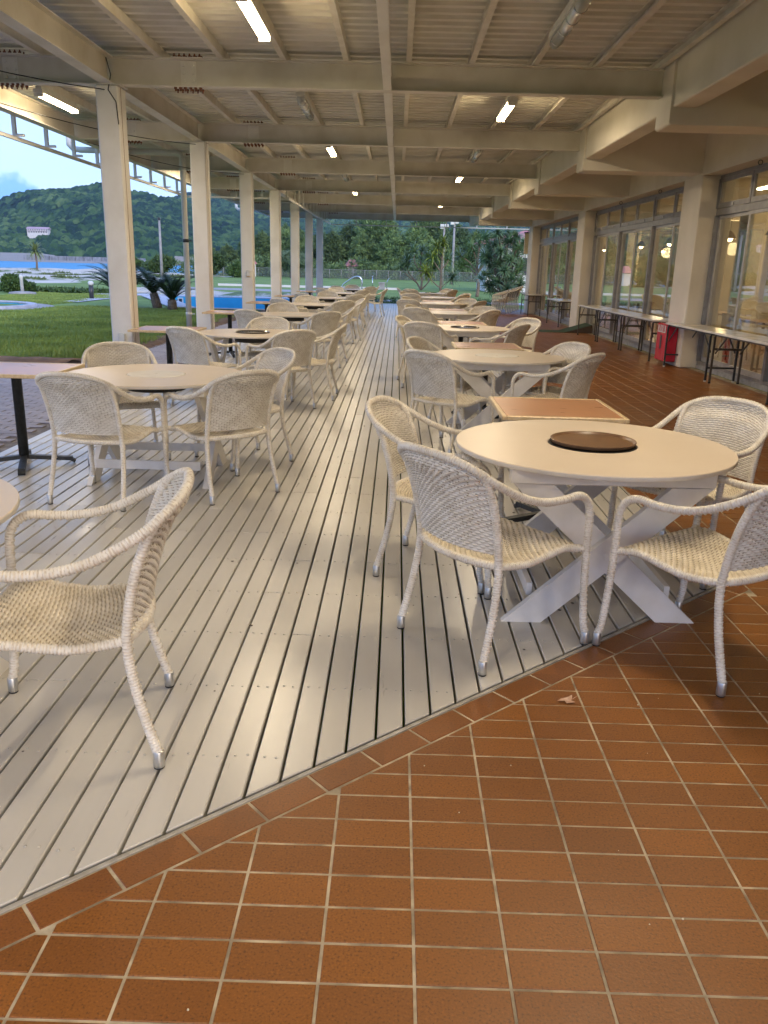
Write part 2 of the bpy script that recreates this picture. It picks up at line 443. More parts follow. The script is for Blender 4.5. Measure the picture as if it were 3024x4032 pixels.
def water_mat():
    m, N, L, P = new_mat('pool_water')
    N.remove(P)
    out = N['Material Output']
    t = N.new('ShaderNodeBsdfTransparent'); t.inputs['Color'].default_value = (0.55, 0.85, 0.95, 1)
    g = N.new('ShaderNodeBsdfGlossy'); g.inputs['Roughness'].default_value = 0.03
    f = N.new('ShaderNodeFresnel'); f.inputs['IOR'].default_value = 1.33
    x = N.new('ShaderNodeMixShader')
    L.new(f.outputs[0], x.inputs[0]); L.new(t.outputs[0], x.inputs[1]); L.new(g.outputs[0], x.inputs[2])
    b = N.new('ShaderNodeBump'); b.inputs['Strength'].default_value = 0.15
    n = N.new('ShaderNodeTexNoise'); n.inputs['Scale'].default_value = 3
    L.new(coords(N, L, 'world', (1, 1, 1)), n.inputs['Vector']); L.new(n.outputs['Fac'], b.inputs['Height'])
    L.new(b.outputs['Normal'], g.inputs['Normal']); L.new(b.outputs['Normal'], f.inputs['Normal'])
    L.new(x.outputs[0], out.inputs['Surface'])


def fence_mat():
    m, N, L, P = new_mat('chain_mesh')
    out = N['Material Output']
    t = N.new('ShaderNodeBsdfTransparent')
    x = N.new('ShaderNodeMixShader'); x.inputs[0].default_value = 0.35
    P.inputs['Base Color'].default_value = (0.16, 0.19, 0.18, 1)
    L.new(t.outputs[0], x.inputs[1]); L.new(P.outputs[0], x.inputs[2])
    L.new(x.outputs[0], out.inputs['Surface'])


def clear_cover():
    m, N, L, P = new_mat('clear_cover')
    P.inputs['Base Color'].default_value = (0.75, 0.76, 0.76, 1)
    P.inputs['Roughness'].default_value = 0.12
    P.inputs['Transmission Weight'].default_value = 0.35


ground_mat(); dune_mat(); hill_mat(); glass_mat(); water_mat(); fence_mat(); clear_cover()


# ------------------------------------------------------------------ mesh helper
class MB:
    def __init__(self):
        self.v = []; self.f = []; self.mi = []; self.sm = []; self.cur = 0; self.smooth = False

    def add(self, vs, fs):
        o = len(self.v)
        self.v.extend([tuple(map(float, p)) for p in vs])
        for f in fs:
            self.f.append([i + o for i in f]); self.mi.append(self.cur); self.sm.append(self.smooth)

    def box(self, x0, x1, y0, y1, z0, z1):
        x0, x1 = sorted((x0, x1)); y0, y1 = sorted((y0, y1)); z0, z1 = sorted((z0, z1))
        self.add([(x0, y0, z0), (x1, y0, z0), (x1, y1, z0), (x0, y1, z0), (x0, y0, z1), (x1, y0, z1), (x1, y1, z1), (x0, y1, z1)],
                 [(0, 3, 2, 1), (4, 5, 6, 7), (0, 1, 5, 4), (1, 2, 6, 5), (2, 3, 7, 6), (3, 0, 4, 7)])

    def cbox(self, x0, x1, y0, y1, z0, z1, c):
        """box with chamfered vertical-section edges on all 12 edges (cheap: chamfer top and bottom loops)"""
        for (a, b, zz) in ((0, 1, 0),):
            pass
        P = []
        for z, i in ((z0, c), (z0 + c, 0), (z1 - c, 0), (z1, c)):
            xx0, xx1, yy0, yy1 = x0 + i, x1 - i, y0 + i, y1 - i
            k = c
            P.append([(xx0 + k, yy0, z), (xx1 - k, yy0, z), (xx1, yy0 + k, z), (xx1, yy1 - k, z), (xx1 - k, yy1, z), (xx0 + k, yy1, z), (xx0, yy1 - k, z), (xx0, yy0 + k, z)])
        vs = [p for l in P for p in l]
        fs = [tuple(reversed(range(8))), tuple(range(24, 32))]
        for l in range(3):
            for i in range(8):
                j = (i + 1) % 8
                fs.append((l * 8 + i, l * 8 + j, l * 8 + 8 + j, l * 8 + 8 + i))
        self.add(vs, fs)

    def bar(self, p, q, w, h, up=(0, 0, 1)):
        """rectangular bar from p to q; w across, h along up"""
        p, q = Vector(p), Vector(q)
        d = (q - p).normalized()
        u = Vector(up); s = d.cross(u)
        if s.length < 1e-5:
            s = d.cross(Vector((1, 0, 0)))
        s.normalize(); u = s.cross(d).normalized()
        vs = []
        for c in (p, q):
            for a, b in ((-1, -1), (1, -1), (1, 1), (-1, 1)):
                vs.append(c + s * (a * w / 2) + u * (b * h / 2))
        self.add(vs, [(0, 3, 2, 1), (4, 5, 6, 7), (0, 1, 5, 4), (1, 2, 6, 5), (2, 3, 7, 6), (3, 0, 4, 7)])

    def prism(self, poly, z0, z1, ch=0.0):
        """convex polygon (ccw) extruded, optional top chamfer"""
        n = len(poly)
        if ch > 0:
            cx = sum(p[0] for p in poly) / n; cy = sum(p[1] for p in poly) / n
            top = []
            for i in range(n):
                a, b, c = Vector(poly[i - 1]), Vector(poly[i]), Vector(poly[(i + 1) % n])
                e1 = (b - a); e2 = (c - b)
                if e1.length < 1e-6 or e2.length < 1e-6:
                    top.append(tuple(b)); continue
                e1.normalize(); e2.normalize()
                n1 = Vector((-e1.y, e1.x)); n2 = Vector((-e2.y, e2.x))
                bis = (n1 + n2)
                if bis.length < 1e-4:
                    bis = n1
                bis.normalize()
                k = min(ch / max(0.3, bis.dot(n1)), ch * 2.2)
                top.append(tuple(b + bis * k))
            vs = [(x, y, z0) for x, y in poly] + [(x, y, z1 - ch) for x, y in poly] + [(x, y, z1) for x, y in top]
            fs = [tuple(range(2 * n, 3 * n))]
            for l in range(2):
                for i in range(n):
                    j = (i + 1) % n
                    fs.append((l * n + i, l * n + j, l * n + n + j, l * n + n + i))
            self.add(vs, fs)
        else:
            vs = [(x, y, z0) for x, y in poly] + [(x, y, z1) for x, y in poly]
            fs = [tuple(range(n, 2 * n)), tuple(reversed(range(n)))]
            for i in range(n):
                j = (i + 1) % n
                fs.append((i, j, n + j, n + i))
            self.add(vs, fs)

    def tube(self, pts, r, seg=8, caps=True):
        pts = [Vector(p) for p in pts]
        rs = r if isinstance(r, (list, tuple, np.ndarray)) else [r] * len(pts)
        n = len(pts)
        t0 = (pts[1] - pts[0]).normalized()
        up = Vector((0, 0, 1)) if abs(t0.z) < 0.9 else Vector((1, 0, 0))
        s = t0.cross(up).normalized()
        vs = []
        for i in range(n):
            t = (pts[min(i + 1, n - 1)] - pts[max(i - 1, 0)]).normalized()
            s = (s - t * s.dot(t)).normalized()
            u = s.cross(t)
            for k in range(seg):
                a = 2 * math.pi * k / seg
                vs.append(pts[i] + (s * math.cos(a) + u * math.sin(a)) * rs[i])
        fs = []
        for i in range(n - 1):
            for k in range(seg):
                j = (k + 1) % seg
                fs.append((i * seg + k, i * seg + j, (i + 1) * seg + j, (i + 1) * seg + k))
        if caps:
            fs.append(tuple(reversed(range(seg)))); fs.append(tuple(range((n - 1) * seg, n * seg)))
        s0 = self.smooth; self.smooth = True
        self.add(vs, fs)
        self.smooth = s0

    def lathe(self, prof, seg=32, c=(0, 0, 0), smooth=True, close=True):
        """profile [(r,z)...] about z"""
        vs = []; fs = []
        for r, z in prof:
            for k in range(seg):
                a = 2 * math.pi * k / seg
                vs.append((c[0] + r * math.cos(a), c[1] + r * math.sin(a), c[2] + z))
        n = len(prof)
        for i in range(n - 1):
            for k in range(seg):
                j = (k + 1) % seg
                fs.append((i * seg + k, i * seg + j, (i + 1) * seg + j, (i + 1) * seg + k))
        if close:
            fs.append(tuple(reversed(range(seg)))); fs.append(tuple(range((n - 1) * seg, n * seg)))
        s0 = self.smooth; self.smooth = smooth
        self.add(vs, fs)
        self.smooth = s0

    def ibeam_x(self, x0, x1, y, z0, z1, w=0.15, tf=0.012, tw=0.010):
        self.box(x0, x1, y - w / 2, y + w / 2, z0, z0 + tf)
        self.box(x0, x1, y - w / 2, y + w / 2, z1 - tf, z1)
        self.box(x0, x1, y - tw / 2, y + tw / 2, z0 + tf, z1 - tf)

    def ibeam_y(self, y0, y1, x, z0, z1, w=0.15, tf=0.012, tw=0.010):
        self.box(x - w / 2, x + w / 2, y0, y1, z0, z0 + tf)
        self.box(x - w / 2, x + w / 2, y0, y1, z1 - tf, z1)
        self.box(x - tw / 2, x + tw / 2, y0, y1, z0 + tf, z1 - tf)

    def mesh(self, name, mats):
        me = bpy.data.meshes.new(name)
        me.from_pydata(self.v, [], self.f)
        for m in (mats if isinstance(mats, (list, tuple)) else [mats]):
            me.materials.append(MATS[m])
        me.polygons.foreach_set('material_index', self.mi)
        me.polygons.foreach_set('use_smooth', self.sm)
        me.update()
        return me

    def build(self, name, mats, parent=None, loc=None, rot=None, **props):
        return link(name, self.mesh(name, mats), parent, loc, rot, **props)


def link(name, data, parent=None, loc=None, rot=None, **props):
    o = bpy.data.objects.new(name, data)
    COL.objects.link(o)
    if parent is not None:
        o.parent = parent
    if loc is not None:
        o.location = loc
    if rot is not None:
        o.rotation_euler = rot
    for k, v in props.items():
        o[k] = v
    return o


def thing(name, label, cat, loc=(0, 0, 0), rz=0.0, group=None):
    o = link(name, None, None, loc, (0, 0, rz), label=label, category=cat)
    o.empty_display_size = 0.1
    if group:
        o['group'] = group
    return o


def tag(o, label, cat, group=None):
    o['label'] = label; o['category'] = cat
    if group:
        o['group'] = group
    return o


def struct(o):
    o['kind'] = 'structure'
    return o


KIDS = {}


def copy_tree(o, parent=None):
    c = o.copy()
    COL.objects.link(c)
    c.parent = parent
    if o.name not in KIDS:
        KIDS[o.name] = [ch for ch in o.children]
    for ch in KIDS[o.name]:
        copy_tree(ch, c)
    return c


def np_mesh(name, verts, faces, mats, smooth=True, mi=None):
    me = bpy.data.meshes.new(name)
    verts = np.asarray(verts, dtype=np.float32); faces = np.asarray(faces, dtype=np.int32)
    k = faces.shape[1]
    me.vertices.add(len(verts)); me.vertices.foreach_set('co', verts.ravel())
    me.loops.add(faces.size); me.loops.foreach_set('vertex_index', faces.ravel())
    me.polygons.add(len(faces))
    me.polygons.foreach_set('loop_start', np.arange(0, faces.size, k, dtype=np.int32))
    me.polygons.foreach_set('use_smooth', np.full(len(faces), smooth))
    for m in (mats if isinstance(mats, (list, tuple)) else [mats]):
        me.materials.append(MATS[m])
    if mi is not None:
        me.polygons.foreach_set('material_index', np.asarray(mi, dtype=np.int32))
    me.update(calc_edges=True)
    me.validate()
    return me


def grid_faces(n, m):
    i = np.arange(n - 1)[:, None] * m + np.arange(m - 1)[None, :]
    i = i.ravel()
    return np.stack([i, i + 1, i + 1 + m, i + m], 1)


def clip_poly(poly, a, b, c):
    """keep a*x+b*y+c >= 0"""
    out = []
    n = len(poly)
    for i in range(n):
        p, q = poly[i], poly[(i + 1) % n]
        dp = a * p[0] + b * p[1] + c; dq = a * q[0] + b * q[1] + c
        if dp >= 0:
            out.append(p)
        if (dp >= 0) != (dq >= 0):
            t = dp / (dp - dq)
            out.append((p[0] + t * (q[0] - p[0]), p[1] + t * (q[1] - p[1])))
    return out


def area(poly):
    return 0.5 * sum(poly[i][0] * poly[(i + 1) % len(poly)][1] - poly[(i + 1) % len(poly)][0] * poly[i][1] for i in range(len(poly)))


# ------------------------------------------------------------------ deck and terrace floors
DL, DR, DFAR = -3.13, 1.66, 36.8
ES = 0.89                                   # slope of the near deck edge: y = EY + ES*x
EY = 3.17 - ES * 0.873
EL = math.hypot(1, ES)


def edge_y(x, d=0.0):                        # edge line shifted outwards (towards the viewer) by d
    return EY + ES * x - d * EL


YK = [10.12 + 4.3 * k for k in range(-3, 7)]  # roof bay lines

g = MB()
g.add([(-9000, -3000, -0.06), (9000, -3000, -0.06), (9000, 118, -0.06), (-9000, 118, -0.06)], [(0, 1, 2, 3)])
# the ground is one sheet with the pool openings cut out: build as a grid of rectangles
g = MB()
POOL = (-11.5, -3.9, 29.3, 38.6)
xs = [-900, -60, POOL[0], POOL[1], 60, 900]
ys = [-300, -20, POOL[2], POOL[3], 60, 116]
for i in range(5):
    for j in range(5):
        if (i, j) == (2, 2):
            g.add([(-11.5, 29.3, -0.045), (-7.0, 29.3, -0.045), (-10.6, 38.6, -0.045), (-11.5, 38.6, -0.045)], [(0, 1, 2, 3)])
            continue
        x0, x1, y0, y1 = xs[i], xs[i + 1], ys[j], ys[j + 1]
        g.add([(x0, y0, -0.045), (x1, y0, -0.045), (x1, y1, -0.045), (x0, y1, -0.045)], [(0, 1, 2, 3)])
struct(g.build('ground', 'lawn'))

# void under the deck
b = MB()
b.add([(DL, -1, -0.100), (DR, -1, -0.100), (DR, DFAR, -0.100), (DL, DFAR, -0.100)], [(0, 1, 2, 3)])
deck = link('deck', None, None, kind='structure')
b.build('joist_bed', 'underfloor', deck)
BP = 0.0948
n_b = int(round((DR - DL) / BP))
BP = (DR - DL) / n_b
gap = 0.0092
nails = MB()
for i in range(n_b):
    xa, xb = DL + i * BP + gap / 2, DL + (i + 1) * BP - gap / 2
    ends = []
    y = max(-0.9, edge_y(xa)) + rng.uniform(1.2, 3.6)
    first = True
    cuts = []
    while y < 9.5:
        cuts.append(round(y / 0.45) * 0.45)
        y += rng.choice((1.8, 2.7, 3.6, 3.6))
    cuts = sorted(set(cuts + [13.05 + rng.choice((0, .9, 1.8)), 23.4 + rng.choice((0, .9, 1.8))]))
    lo_a, lo_b = edge_y(xa, -0.012), edge_y(xb, -0.012)
    lo_a, lo_b = max(lo_a, -0.9), max(lo_b, -0.9)
    segs = []
    ya, yb = lo_a, lo_b
    for c in cuts:
        if c < max(ya, yb) + 0.35:
            continue
        segs.append((ya, yb, c - 0.002)); ya = yb = c + 0.002
    segs.append((ya, yb, DFAR))
    for (p, q, e) in segs:
        m = MB()
        dz = rng.uniform(-0.0012, 0.0012)
        m.prism([(xa, p), (xb, q), (xb, e), (xa, e)], -0.060, dz, 0.0035)
        m.build('board', 'deck_paint', deck)
    yj = 0.45 * math.ceil(max(lo_a, lo_b, 0.9) / 0.45 + 0.1)
    while yj < 9:
        for fx in (0.27, 0.73):
            cx = xa + (xb - xa) * fx + rng.uniform(-.003, .003); cy = yj + rng.uniform(-0.008, 0.008)
            nails.lathe([(0.0048, 0.0005), (0.0042, 0.0026), (0.002, 0.0032)], 7, (cx, cy, 0))
        yj += 0.45
nails.build('nail_heads', 'deck_paint', deck, kind='stuff')
# knots and open nail holes: shallow dark discs let into the paint
kn = MB()
for i in range(46):
    px = rng.uniform(-1.6, 1.2); py = rng.uniform(edge_y(px) + 0.05, 6.0)
    r0 = rng.choice((0.004, 0.004, 0.006, 0.009))
    kn.lathe([(r0, 0.0016), (r0 * .5, 0.0018)], 8, (px, py, 0))
kn.build('nail_holes', 'dark_wood', deck, kind='stuff')

# trim strip along the near and the right deck edge
m = MB()
s0, s1 = 0.0, 0.016
cx0 = -3.13
cornerY = edge_y(DR)
m.prism([(cx0, edge_y(cx0, s1)), (DR + s1, edge_y(DR + s1, s1)), (DR + 0.002, edge_y(DR + 0.002, 0.002)), (cx0, edge_y(cx0, 0.002))], -0.04, 0.0015, 0.001)
m.build('edge_trim', 'edge_paint', deck)
m = MB()
m.prism([(DR + 0.002, edge_y(DR + 0.002, 0.0) + 0.02), (DR + s1, edge_y(DR + s1, s1) + 0.02), (DR + s1, DFAR), (DR + 0.002, DFAR)], -0.04, 0.0015, 0.001)
m.build('edge_trim', 'edge_paint', deck)

# clay tile terrace
terrace = link('terrace', None, None, kind='structure')
m = MB()
m.add([(-6, -4, -0.0022), (5.0, -4, -0.0022), (5.0, edge_y(5.0, 0), -0.0022), (DR + 0.012, edge_y(DR, 0.012), -0.0022), (-6, edge_y(-6, 0.012), -0.0022)], [(0, 1, 2, 3, 4)])
m.add([(DR + 0.012, edge_y(DR, 0.0), -0.0022), (5.0, edge_y(5.0, 0), -0.0022), (5.0, 32.0, -0.0022), (DR + 0.012, 32.0, -0.0022)], [(0, 1, 2, 3)])
m.build('grout', 'grout', terrace)
# border course along the edge
bd0, bd1 = s1 + 0.006, s1 + 0.106
tl = 0.209
ux, uy = 1 / EL, ES / EL                     # along the edge
A0 = Vector((-0.90, edge_y(-0.90, 0)))
nx, ny = ES / EL, -1 / EL                    # outwards normal
k0, k1 = -12, int((DR - A0.x) / ux / tl) + 1
for k in range(k0, k1 + 1):
    ta, tb = k * tl + 0.045, (k + 1) * tl + 0.045 - 0.009
    poly = []
    for t, d in ((ta, bd1), (tb, bd1), (tb, bd0), (ta, bd0)):
        poly.append((A0.x + ux * t + nx * d, A0.y + uy * t + ny * d))
    poly = clip_poly(poly, -1, 0, DR + bd1)
    if len(poly) < 3 or abs(area(poly)) < 0.001:
        continue
    q = MB(); q.prism(poly, -0.02, rng.uniform(-0.0006, 0.0006), 0.0016)
    q.build('border_tile', 'tile_edge', terrace)
far_edge = MB()
yy = edge_y(DR, 0) + 0.02
i = 0
while yy < 32:
    poly = [(DR + bd0, yy), (DR + bd1, yy), (DR + bd1, yy + 0.2), (DR + bd0, yy + 0.2)]
    if yy < 6:
        q = MB(); q.prism(poly, -0.02, rng.uniform(-0.0006, 0.0006), 0.0016); q.build('border_tile', 'tile_edge', terrace)
    else:
        far_edge.prism(poly, -0.01, 0.0, 0.0016)
    yy += tl
far_edge.build('border_course', 'tile_edge', terrace, kind='stuff')
# field of tiles, clipped to the border
tile_mesh = MB()
tw, th = (TPX - 0.0074) / 2, (TPY - 0.0070) / 2
tile_mesh.prism([(-tw, -th), (tw, -th), (tw, th), (-tw, th)], -0.02, 0.0, 0.0016)
TM = tile_mesh.mesh('tile', 'tile')
cand = []
rest = MB()
for ix in range(-26, 24):
    for iy in range(-48, 278):
        cx, cy = TX0 + (ix + .5) * TPX, TY0 + (iy + .5) * TPY
        if cx + tw > 4.98 or cy > 31.9:
            continue
        poly = [(cx - tw, cy - th), (cx + tw, cy - th), (cx + tw, cy + th), (cx - tw, cy + th)]
        whole = True
        # in the near zone clip against the diagonal border; right of the deck against the side border
        dd = bd1 + 0.009
        inside_diag = [ES * p[0] - p[1] + EY - dd * EL for p in poly]
        inside_right = [p[0] - (DR + bd1 + 0.009) for p in poly]
        if all(v < 0 for v in inside_diag) and all(v < 0 for v in inside_right):
            continue
        if all(v >= 0 for v in inside_diag) or all(v >= 0 for v in inside_right):
            pass
        else:
            whole = False
            if cx < DR + bd1:
                poly = clip_poly(poly, ES, -1, EY - dd * EL)
            else:
                poly = clip_poly(poly, 1, 0, -(DR + bd1 + 0.009))
            if len(poly) < 3 or abs(area(poly)) < 0.0004:
                continue
        vis = cy > 0.9 and abs(cx) < 0.36 + 0.49 * cy
        cand.append((0 if vis else 1, cx * cx + cy * cy, cx, cy, whole, poly))
cand.sort()
for r_, (nv, d_, cx, cy, whole, poly) in enumerate(cand):
    if nv == 0 and r_ < 290:
        z = rng.uniform(-0.0008, 0.0008)
        if whole:
            link('tile', TM, terrace, (cx, cy, z))
        else:
            q = MB(); q.prism(poly, -0.02, z, 0.0016); q.build('tile', 'tile', terrace)
    else:
        rest.prism(poly, -0.008, rng.uniform(-0.0008, 0.0008), 0.0016)
rest.build('tile_field', 'tile', terrace, kind='stuff')

# grey pavers to the left of the deck and beyond its end
walk = link('paved_path', None, None, kind='structure')
m = MB()
PW = [(-16, -1.0, -16, 12.3), ]
m.add([(-16, -3, -0.012), (DL - 0.01, -3, -0.012), (DL - 0.01, 12.4, -0.012), (-16, 12.4, -0.012)], [(0, 1, 2, 3)])
m.add([(-4.45, 12.4, -0.012), (DL - 0.01, 12.4, -0.012), (DL - 0.01, DFAR + 1.6, -0.012), (-3.85, DFAR + 1.6, -0.012), (-3.85, 27, -0.012), (-4.30, 24, -0.012)], [(0, 1, 2, 3, 4, 5)])
m.add([(DR + 0.03, 32.0, -0.012), (6.0, 32.0, -0.012), (6.0, 34.6, -0.012), (DR + 0.03, 34.6, -0.012)], [(0, 1, 2, 3)])
m.build('bedding_sand', 'paver_sand', walk)
pv = MB(); pv.prism([(-.0985, -.0485), (.0985, -.0485), (.0985, .0485), (-.0985, .0485)], -0.03, 0, 0.003)
PM = pv.mesh('paver', 'paver')
cand = []
rest = MB()
for iy in range(-20, 370):
    for ix in range(0, 48):
        cx = -3.3 - 0.206 * ix + (0.103 if iy % 2 else 0) - 0.04; cy = 0.053 + 0.106 * iy
        if cx > DL - 0.11 or cx < -11.5:
            continue
        lim = -4.45 if cy < 24 else -4.2
        if cy > 12.3 and cx < lim + 0.06:
            continue
        if cy > 36 or (cy > 26.5 and cx < -3.8):
            continue
        vis = abs(cx) < 0.49 * cy and cy > 5.5 and cx > -7.2
        cand.append((0 if vis else 1, cy * cy + cx * cx, cx, cy))
for iy in range(0, 24):
    for ix in range(0, 20):
        cand.append((1, 9999, 1.8 + 0.206 * ix + (0.103 if iy % 2 else 0), 32.08 + 0.106 * iy))
cand.sort()
for r_, (nv, d_, cx, cy) in enumerate(cand):
    z = 0.0 + rng.uniform(-0.0015, 0.0015)
    if nv == 0 and r_ < 290:
        link('paver', PM, walk, (cx, cy, z))
    else:
        rest.prism([(cx - .0985, cy - .0485), (cx + .0985, cy - .0485), (cx + .0985, cy + .0485), (cx - .0985, cy + .0485)], -0.01, z, 0.003)
rest.build('paver_field', 'paver', walk, kind='stuff')
# earth strip where the turf ends
m = MB()
pts = [(-16, 12.3), (-4.45, 12.3), (-4.42, 24), (-4.0, 27), (-3.95, 29.0)]
prev = None
vs = []
path = []
for a_, b_ in zip(pts, pts[1:]):
    n_ = max(2, int(math.hypot(b_[0] - a_[0], b_[1] - a_[1]) / 0.25))
    for k in range(n_):
        path.append((a_[0] + (b_[0] - a_[0]) * k / n_, a_[1] + (b_[1] - a_[1]) * k / n_))
for k, (x, y) in enumerate(path):
    j = rng.uniform(-.05, .05)
    dirn = (-0.02, 1) if y < 12.4 and x < -4.5 else (-1, 0.0)
    for off, z in ((-0.05, -0.02), (0.06 + j, 0.035), (0.30 + j * 2, 0.05), (0.55 + j, -0.05)):
        vs.append((x + dirn[0] * off, y + dirn[1] * off, z + rng.uniform(-.008, .008)))
fs = []
for k in range(len(path) - 1):
    for c in range(3):
        fs.append((k * 4 + c, k * 4 + c + 1, k * 4 + 5 + c, k * 4 + 4 + c))
m.smooth = True; m.add(vs, fs)
o = m.build('soil_edge', 'soil'); o['kind'] = 'structure'

# ------------------------------------------------------------------ veranda roof
roof = thing('veranda_roof', 'cream painted steel veranda roof with corrugated sheet over the whole deck', 'veranda roof')
ZB, ZT = 3.366, 3.647
CX = -3.28
for k, y in enumerate(YK):
    m = MB(); m.ibeam_x(-5.36, 2.895, y, ZB, ZT)
    # stiffener plates at the concrete beam
    m.box(2.885, 2.899, y - 0.09, y + 0.09, ZB - 0.03, ZT + 0.02)
    m.build('cross_beam', 'steel_cream', roof)
    for sx in (-2.39, -4.38):
        if y < 8 or y > 33:
            continue
        sp = MB()
        sp.box(sx - 0.085, sx + 0.085, y - 0.012, y - 0.005, ZB + 0.02, ZT - 0.02)
        sp.box(sx - 0.17, sx + 0.17, y - 0.08, y + 0.08, ZB - 0.009, ZB - 0.0005)
        sp.box(sx - 0.17, sx + 0.17, y - 0.08, y + 0.08, ZT + 0.0005, ZT + 0.009)
        s = sp.build('splice_plate', 'steel_cream_light', roof)
        bo = MB()
        for dx in (-0.05, 0.05):
            for dz in (0.06, 0.14, 0.22):
                cx_, cz_ = sx + dx, ZB + dz
                bo.add([(cx_ + .017 * math.cos(a), y - 0.030, cz_ + .017 * math.sin(a)) for a in [i * math.pi / 3 for i in range(6)]] +
                       [(cx_ + .020 * math.cos(a), y - 0.013, cz_ + .020 * math.sin(a)) for a in [i * math.pi / 3 for i in range(6)]],
                       [(0, 1, 2, 3, 4, 5)] + [(i, i + 6, (i + 1) % 6 + 6, (i + 1) % 6) for i in range(6)])
        bo.build('web_bolts', 'steel_cream_light', s, kind='stuff')
        bo = MB()
        for dx in (-0.14, -0.085, -0.03, 0.03, 0.085, 0.14):
            for dy in (-0.052, 0.052):
                bo.lathe([(0.017, 0), (0.017, -0.018), (0.009, -0.020), (0.009, -0.040)][::-1], 6, (sx + dx, y + dy, ZB - 0.010), smooth=False)
                bo.lathe([(0.017, 0), (0.017, 0.018), (0.009, 0.020), (0.009, 0.036)], 6, (sx + dx, y + dy, ZT + 0.010), smooth=False)
        bo.build('flange_bolts', 'rust', s, kind='stuff')
# long beams
for y0, y1 in zip(YK, YK[1:]):
    a_, b_ = y0 + 0.078, y1 - 0.078
    m = MB(); m.ibeam_y(a_, b_, CX, ZB + 0.002, ZT - 0.002); m.build('long_beam', 'steel_cream', roof)
    m = MB(); m.ibeam_y(a_, b_, -5.28, ZB + 0.002, ZT - 0.002); m.build('long_beam', 'steel_cream', roof)
    m = MB(); m.ibeam_y(a_, b_, -0.17, ZB + 0.002, ZB + 0.15, 0.09, 0.008, 0.007); m.build('tie_beam', 'steel_cream_light', roof)
# columns
colm = MB()
colm.cbox(-0.13, 0.13, -0.13, 0.13, 0.0, ZB - 0.012, 0.018)
CM = colm.mesh('column', 'steel_cream_light')
seam = MB(); seam.box(0.1301, 0.1325, -0.055, -0.049, 0.02, ZB - 0.03); SM = seam.mesh('seam', 'rust')
cap = MB(); cap.box(-0.16, 0.16, -0.15, 0.15, ZB - 0.012, ZB - 0.001); CAPM = cap.mesh('cap_plate', 'steel_cream')
for k, y in enumerate(YK[2:]):
    c = link('column', CM, roof, (CX, y, 0))
    link('cap_plate', CAPM, c)
    link('seam', SM, c)
for k, y in enumerate((YK[3], YK[5])):
    sb = MB(); sb.cbox(-0.04, 0.04, -0.05, 0.0, -0.06, 0.06, 0.006)
    o = sb.build('socket_box', 'fixture_white', roof, (CX + (0.03 if k else 0.0), y - 0.131, 0.60 if k == 0 else 1.30))
for y in (YK[5],):
    sb = MB(); sb.cbox(-0.04, 0.04, -0.03, 0.0, -0.06, 0.06, 0.006)
    sb.build('switch_box', 'pale_wood', roof, (CX + 0.02, y - 0.131, 1.28))
# purlins: C sections, one length per bay
PX = [-4.72, -4.03] + [-2.70 + 0.69 * k for k in range(9)]
pm = MB()
L_ = 4.3 - 0.01
pm.box(-0.030, 0.030, -L_ / 2, L_ / 2, 0, 0.006)
pm.box(0.024, 0.030, -L_ / 2, L_ / 2, 0.006, 0.094)
pm.box(-0.030, 0.030, -L_ / 2, L_ / 2, 0.094, 0.100)
pm.box(-0.030, -0.025, -L_ / 2, L_ / 2, 0.006, 0.020)
PMs = pm.mesh('purlin', 'purlin_paint')
for x in PX:
    for y0, y1 in zip(YK, YK[1:]):
        link('purlin', PMs, roof, (x, (y0 + y1) / 2, ZT + 0.002))
# corrugated roofing
rs = MB()
zz0 = ZT + 0.104
prof = []
y = -3.2
P_ = 0.21
while y < 36.6:
    prof += [(y, zz0), (y + 0.075, zz0), (y + 0.105, zz0 + 0.055), (y + 0.18, zz0 + 0.055)]
    y += P_
vs = [(x, py, pz) for x in (-5.75, 3.15) for (py, pz) in prof] 
n = len(prof)
fs = [(i, i + 1, n + i + 1, n + i) for i in range(n - 1)]
rs.add(vs, fs)
rs.build('roof_sheet', 'galv_sheet', roof)
m = MB()
m.box(-6.05, -5.76, -3.2, 36.7, ZT + 0.02, ZT + 0.17)
m.box(-5.76, 3.15, 36.61, 36.75, ZT - 0.02, ZT + 0.20)
m.build('gutter', 'steel_cream_light', roof)
# hung awning rail outside the columns
rail = MB()
RZ = 3.20
rail.bar((-5.75, -3, RZ), (-5.75, 23.55, RZ), 0.05, 0.05)
rail.bar((-5.70, 23.55, RZ), (-3.02, 23.55, RZ), 0.05, 0.05)
rail.bar((-3.0, 23.5, RZ), (-2.9, 36.6, RZ), 0.05, 0.05)
rail.bar((-2.85, 36.6, RZ - 0.02), (5.5, 36.6, RZ - 0.02), 0.04, 0.04)
rail.build('awning_rail', 'steel_cream_light', roof)
hm = MB(); hm.box(-0.025, 0.025, -0.03, 0.03, 0.026, 0.44); hm.box(0.025, 0.14, -0.03, 0.03, 0.026, 0.06)
HM = hm.mesh('rail_hanger', 'steel_cream_light')
y = -2.0
while y < 23.4:
    link('rail_hanger', HM, roof, (-5.75, y, RZ)); y += 1.17
hm2 = MB(); hm2.box(-0.02, 0.02, -0.02, 0.02, 0.026, 0.42); HM2 = hm2.mesh('rail_hanger', 'steel_cream_light')
for x in (-5.1, -4.4, -3.7, -3.05):
    link('rail_hanger', HM2, roof, (x, 23.55, RZ))
y = 24.6
while y < 36.5:
    link('rail_hanger', HM2, roof, (-2.95, y, RZ)); y += 1.08
for x in np.arange(-1.8, 5.5, 1.27):
    link('rail_hanger', HM2, roof, (float(x), 36.6, RZ - 0.02))
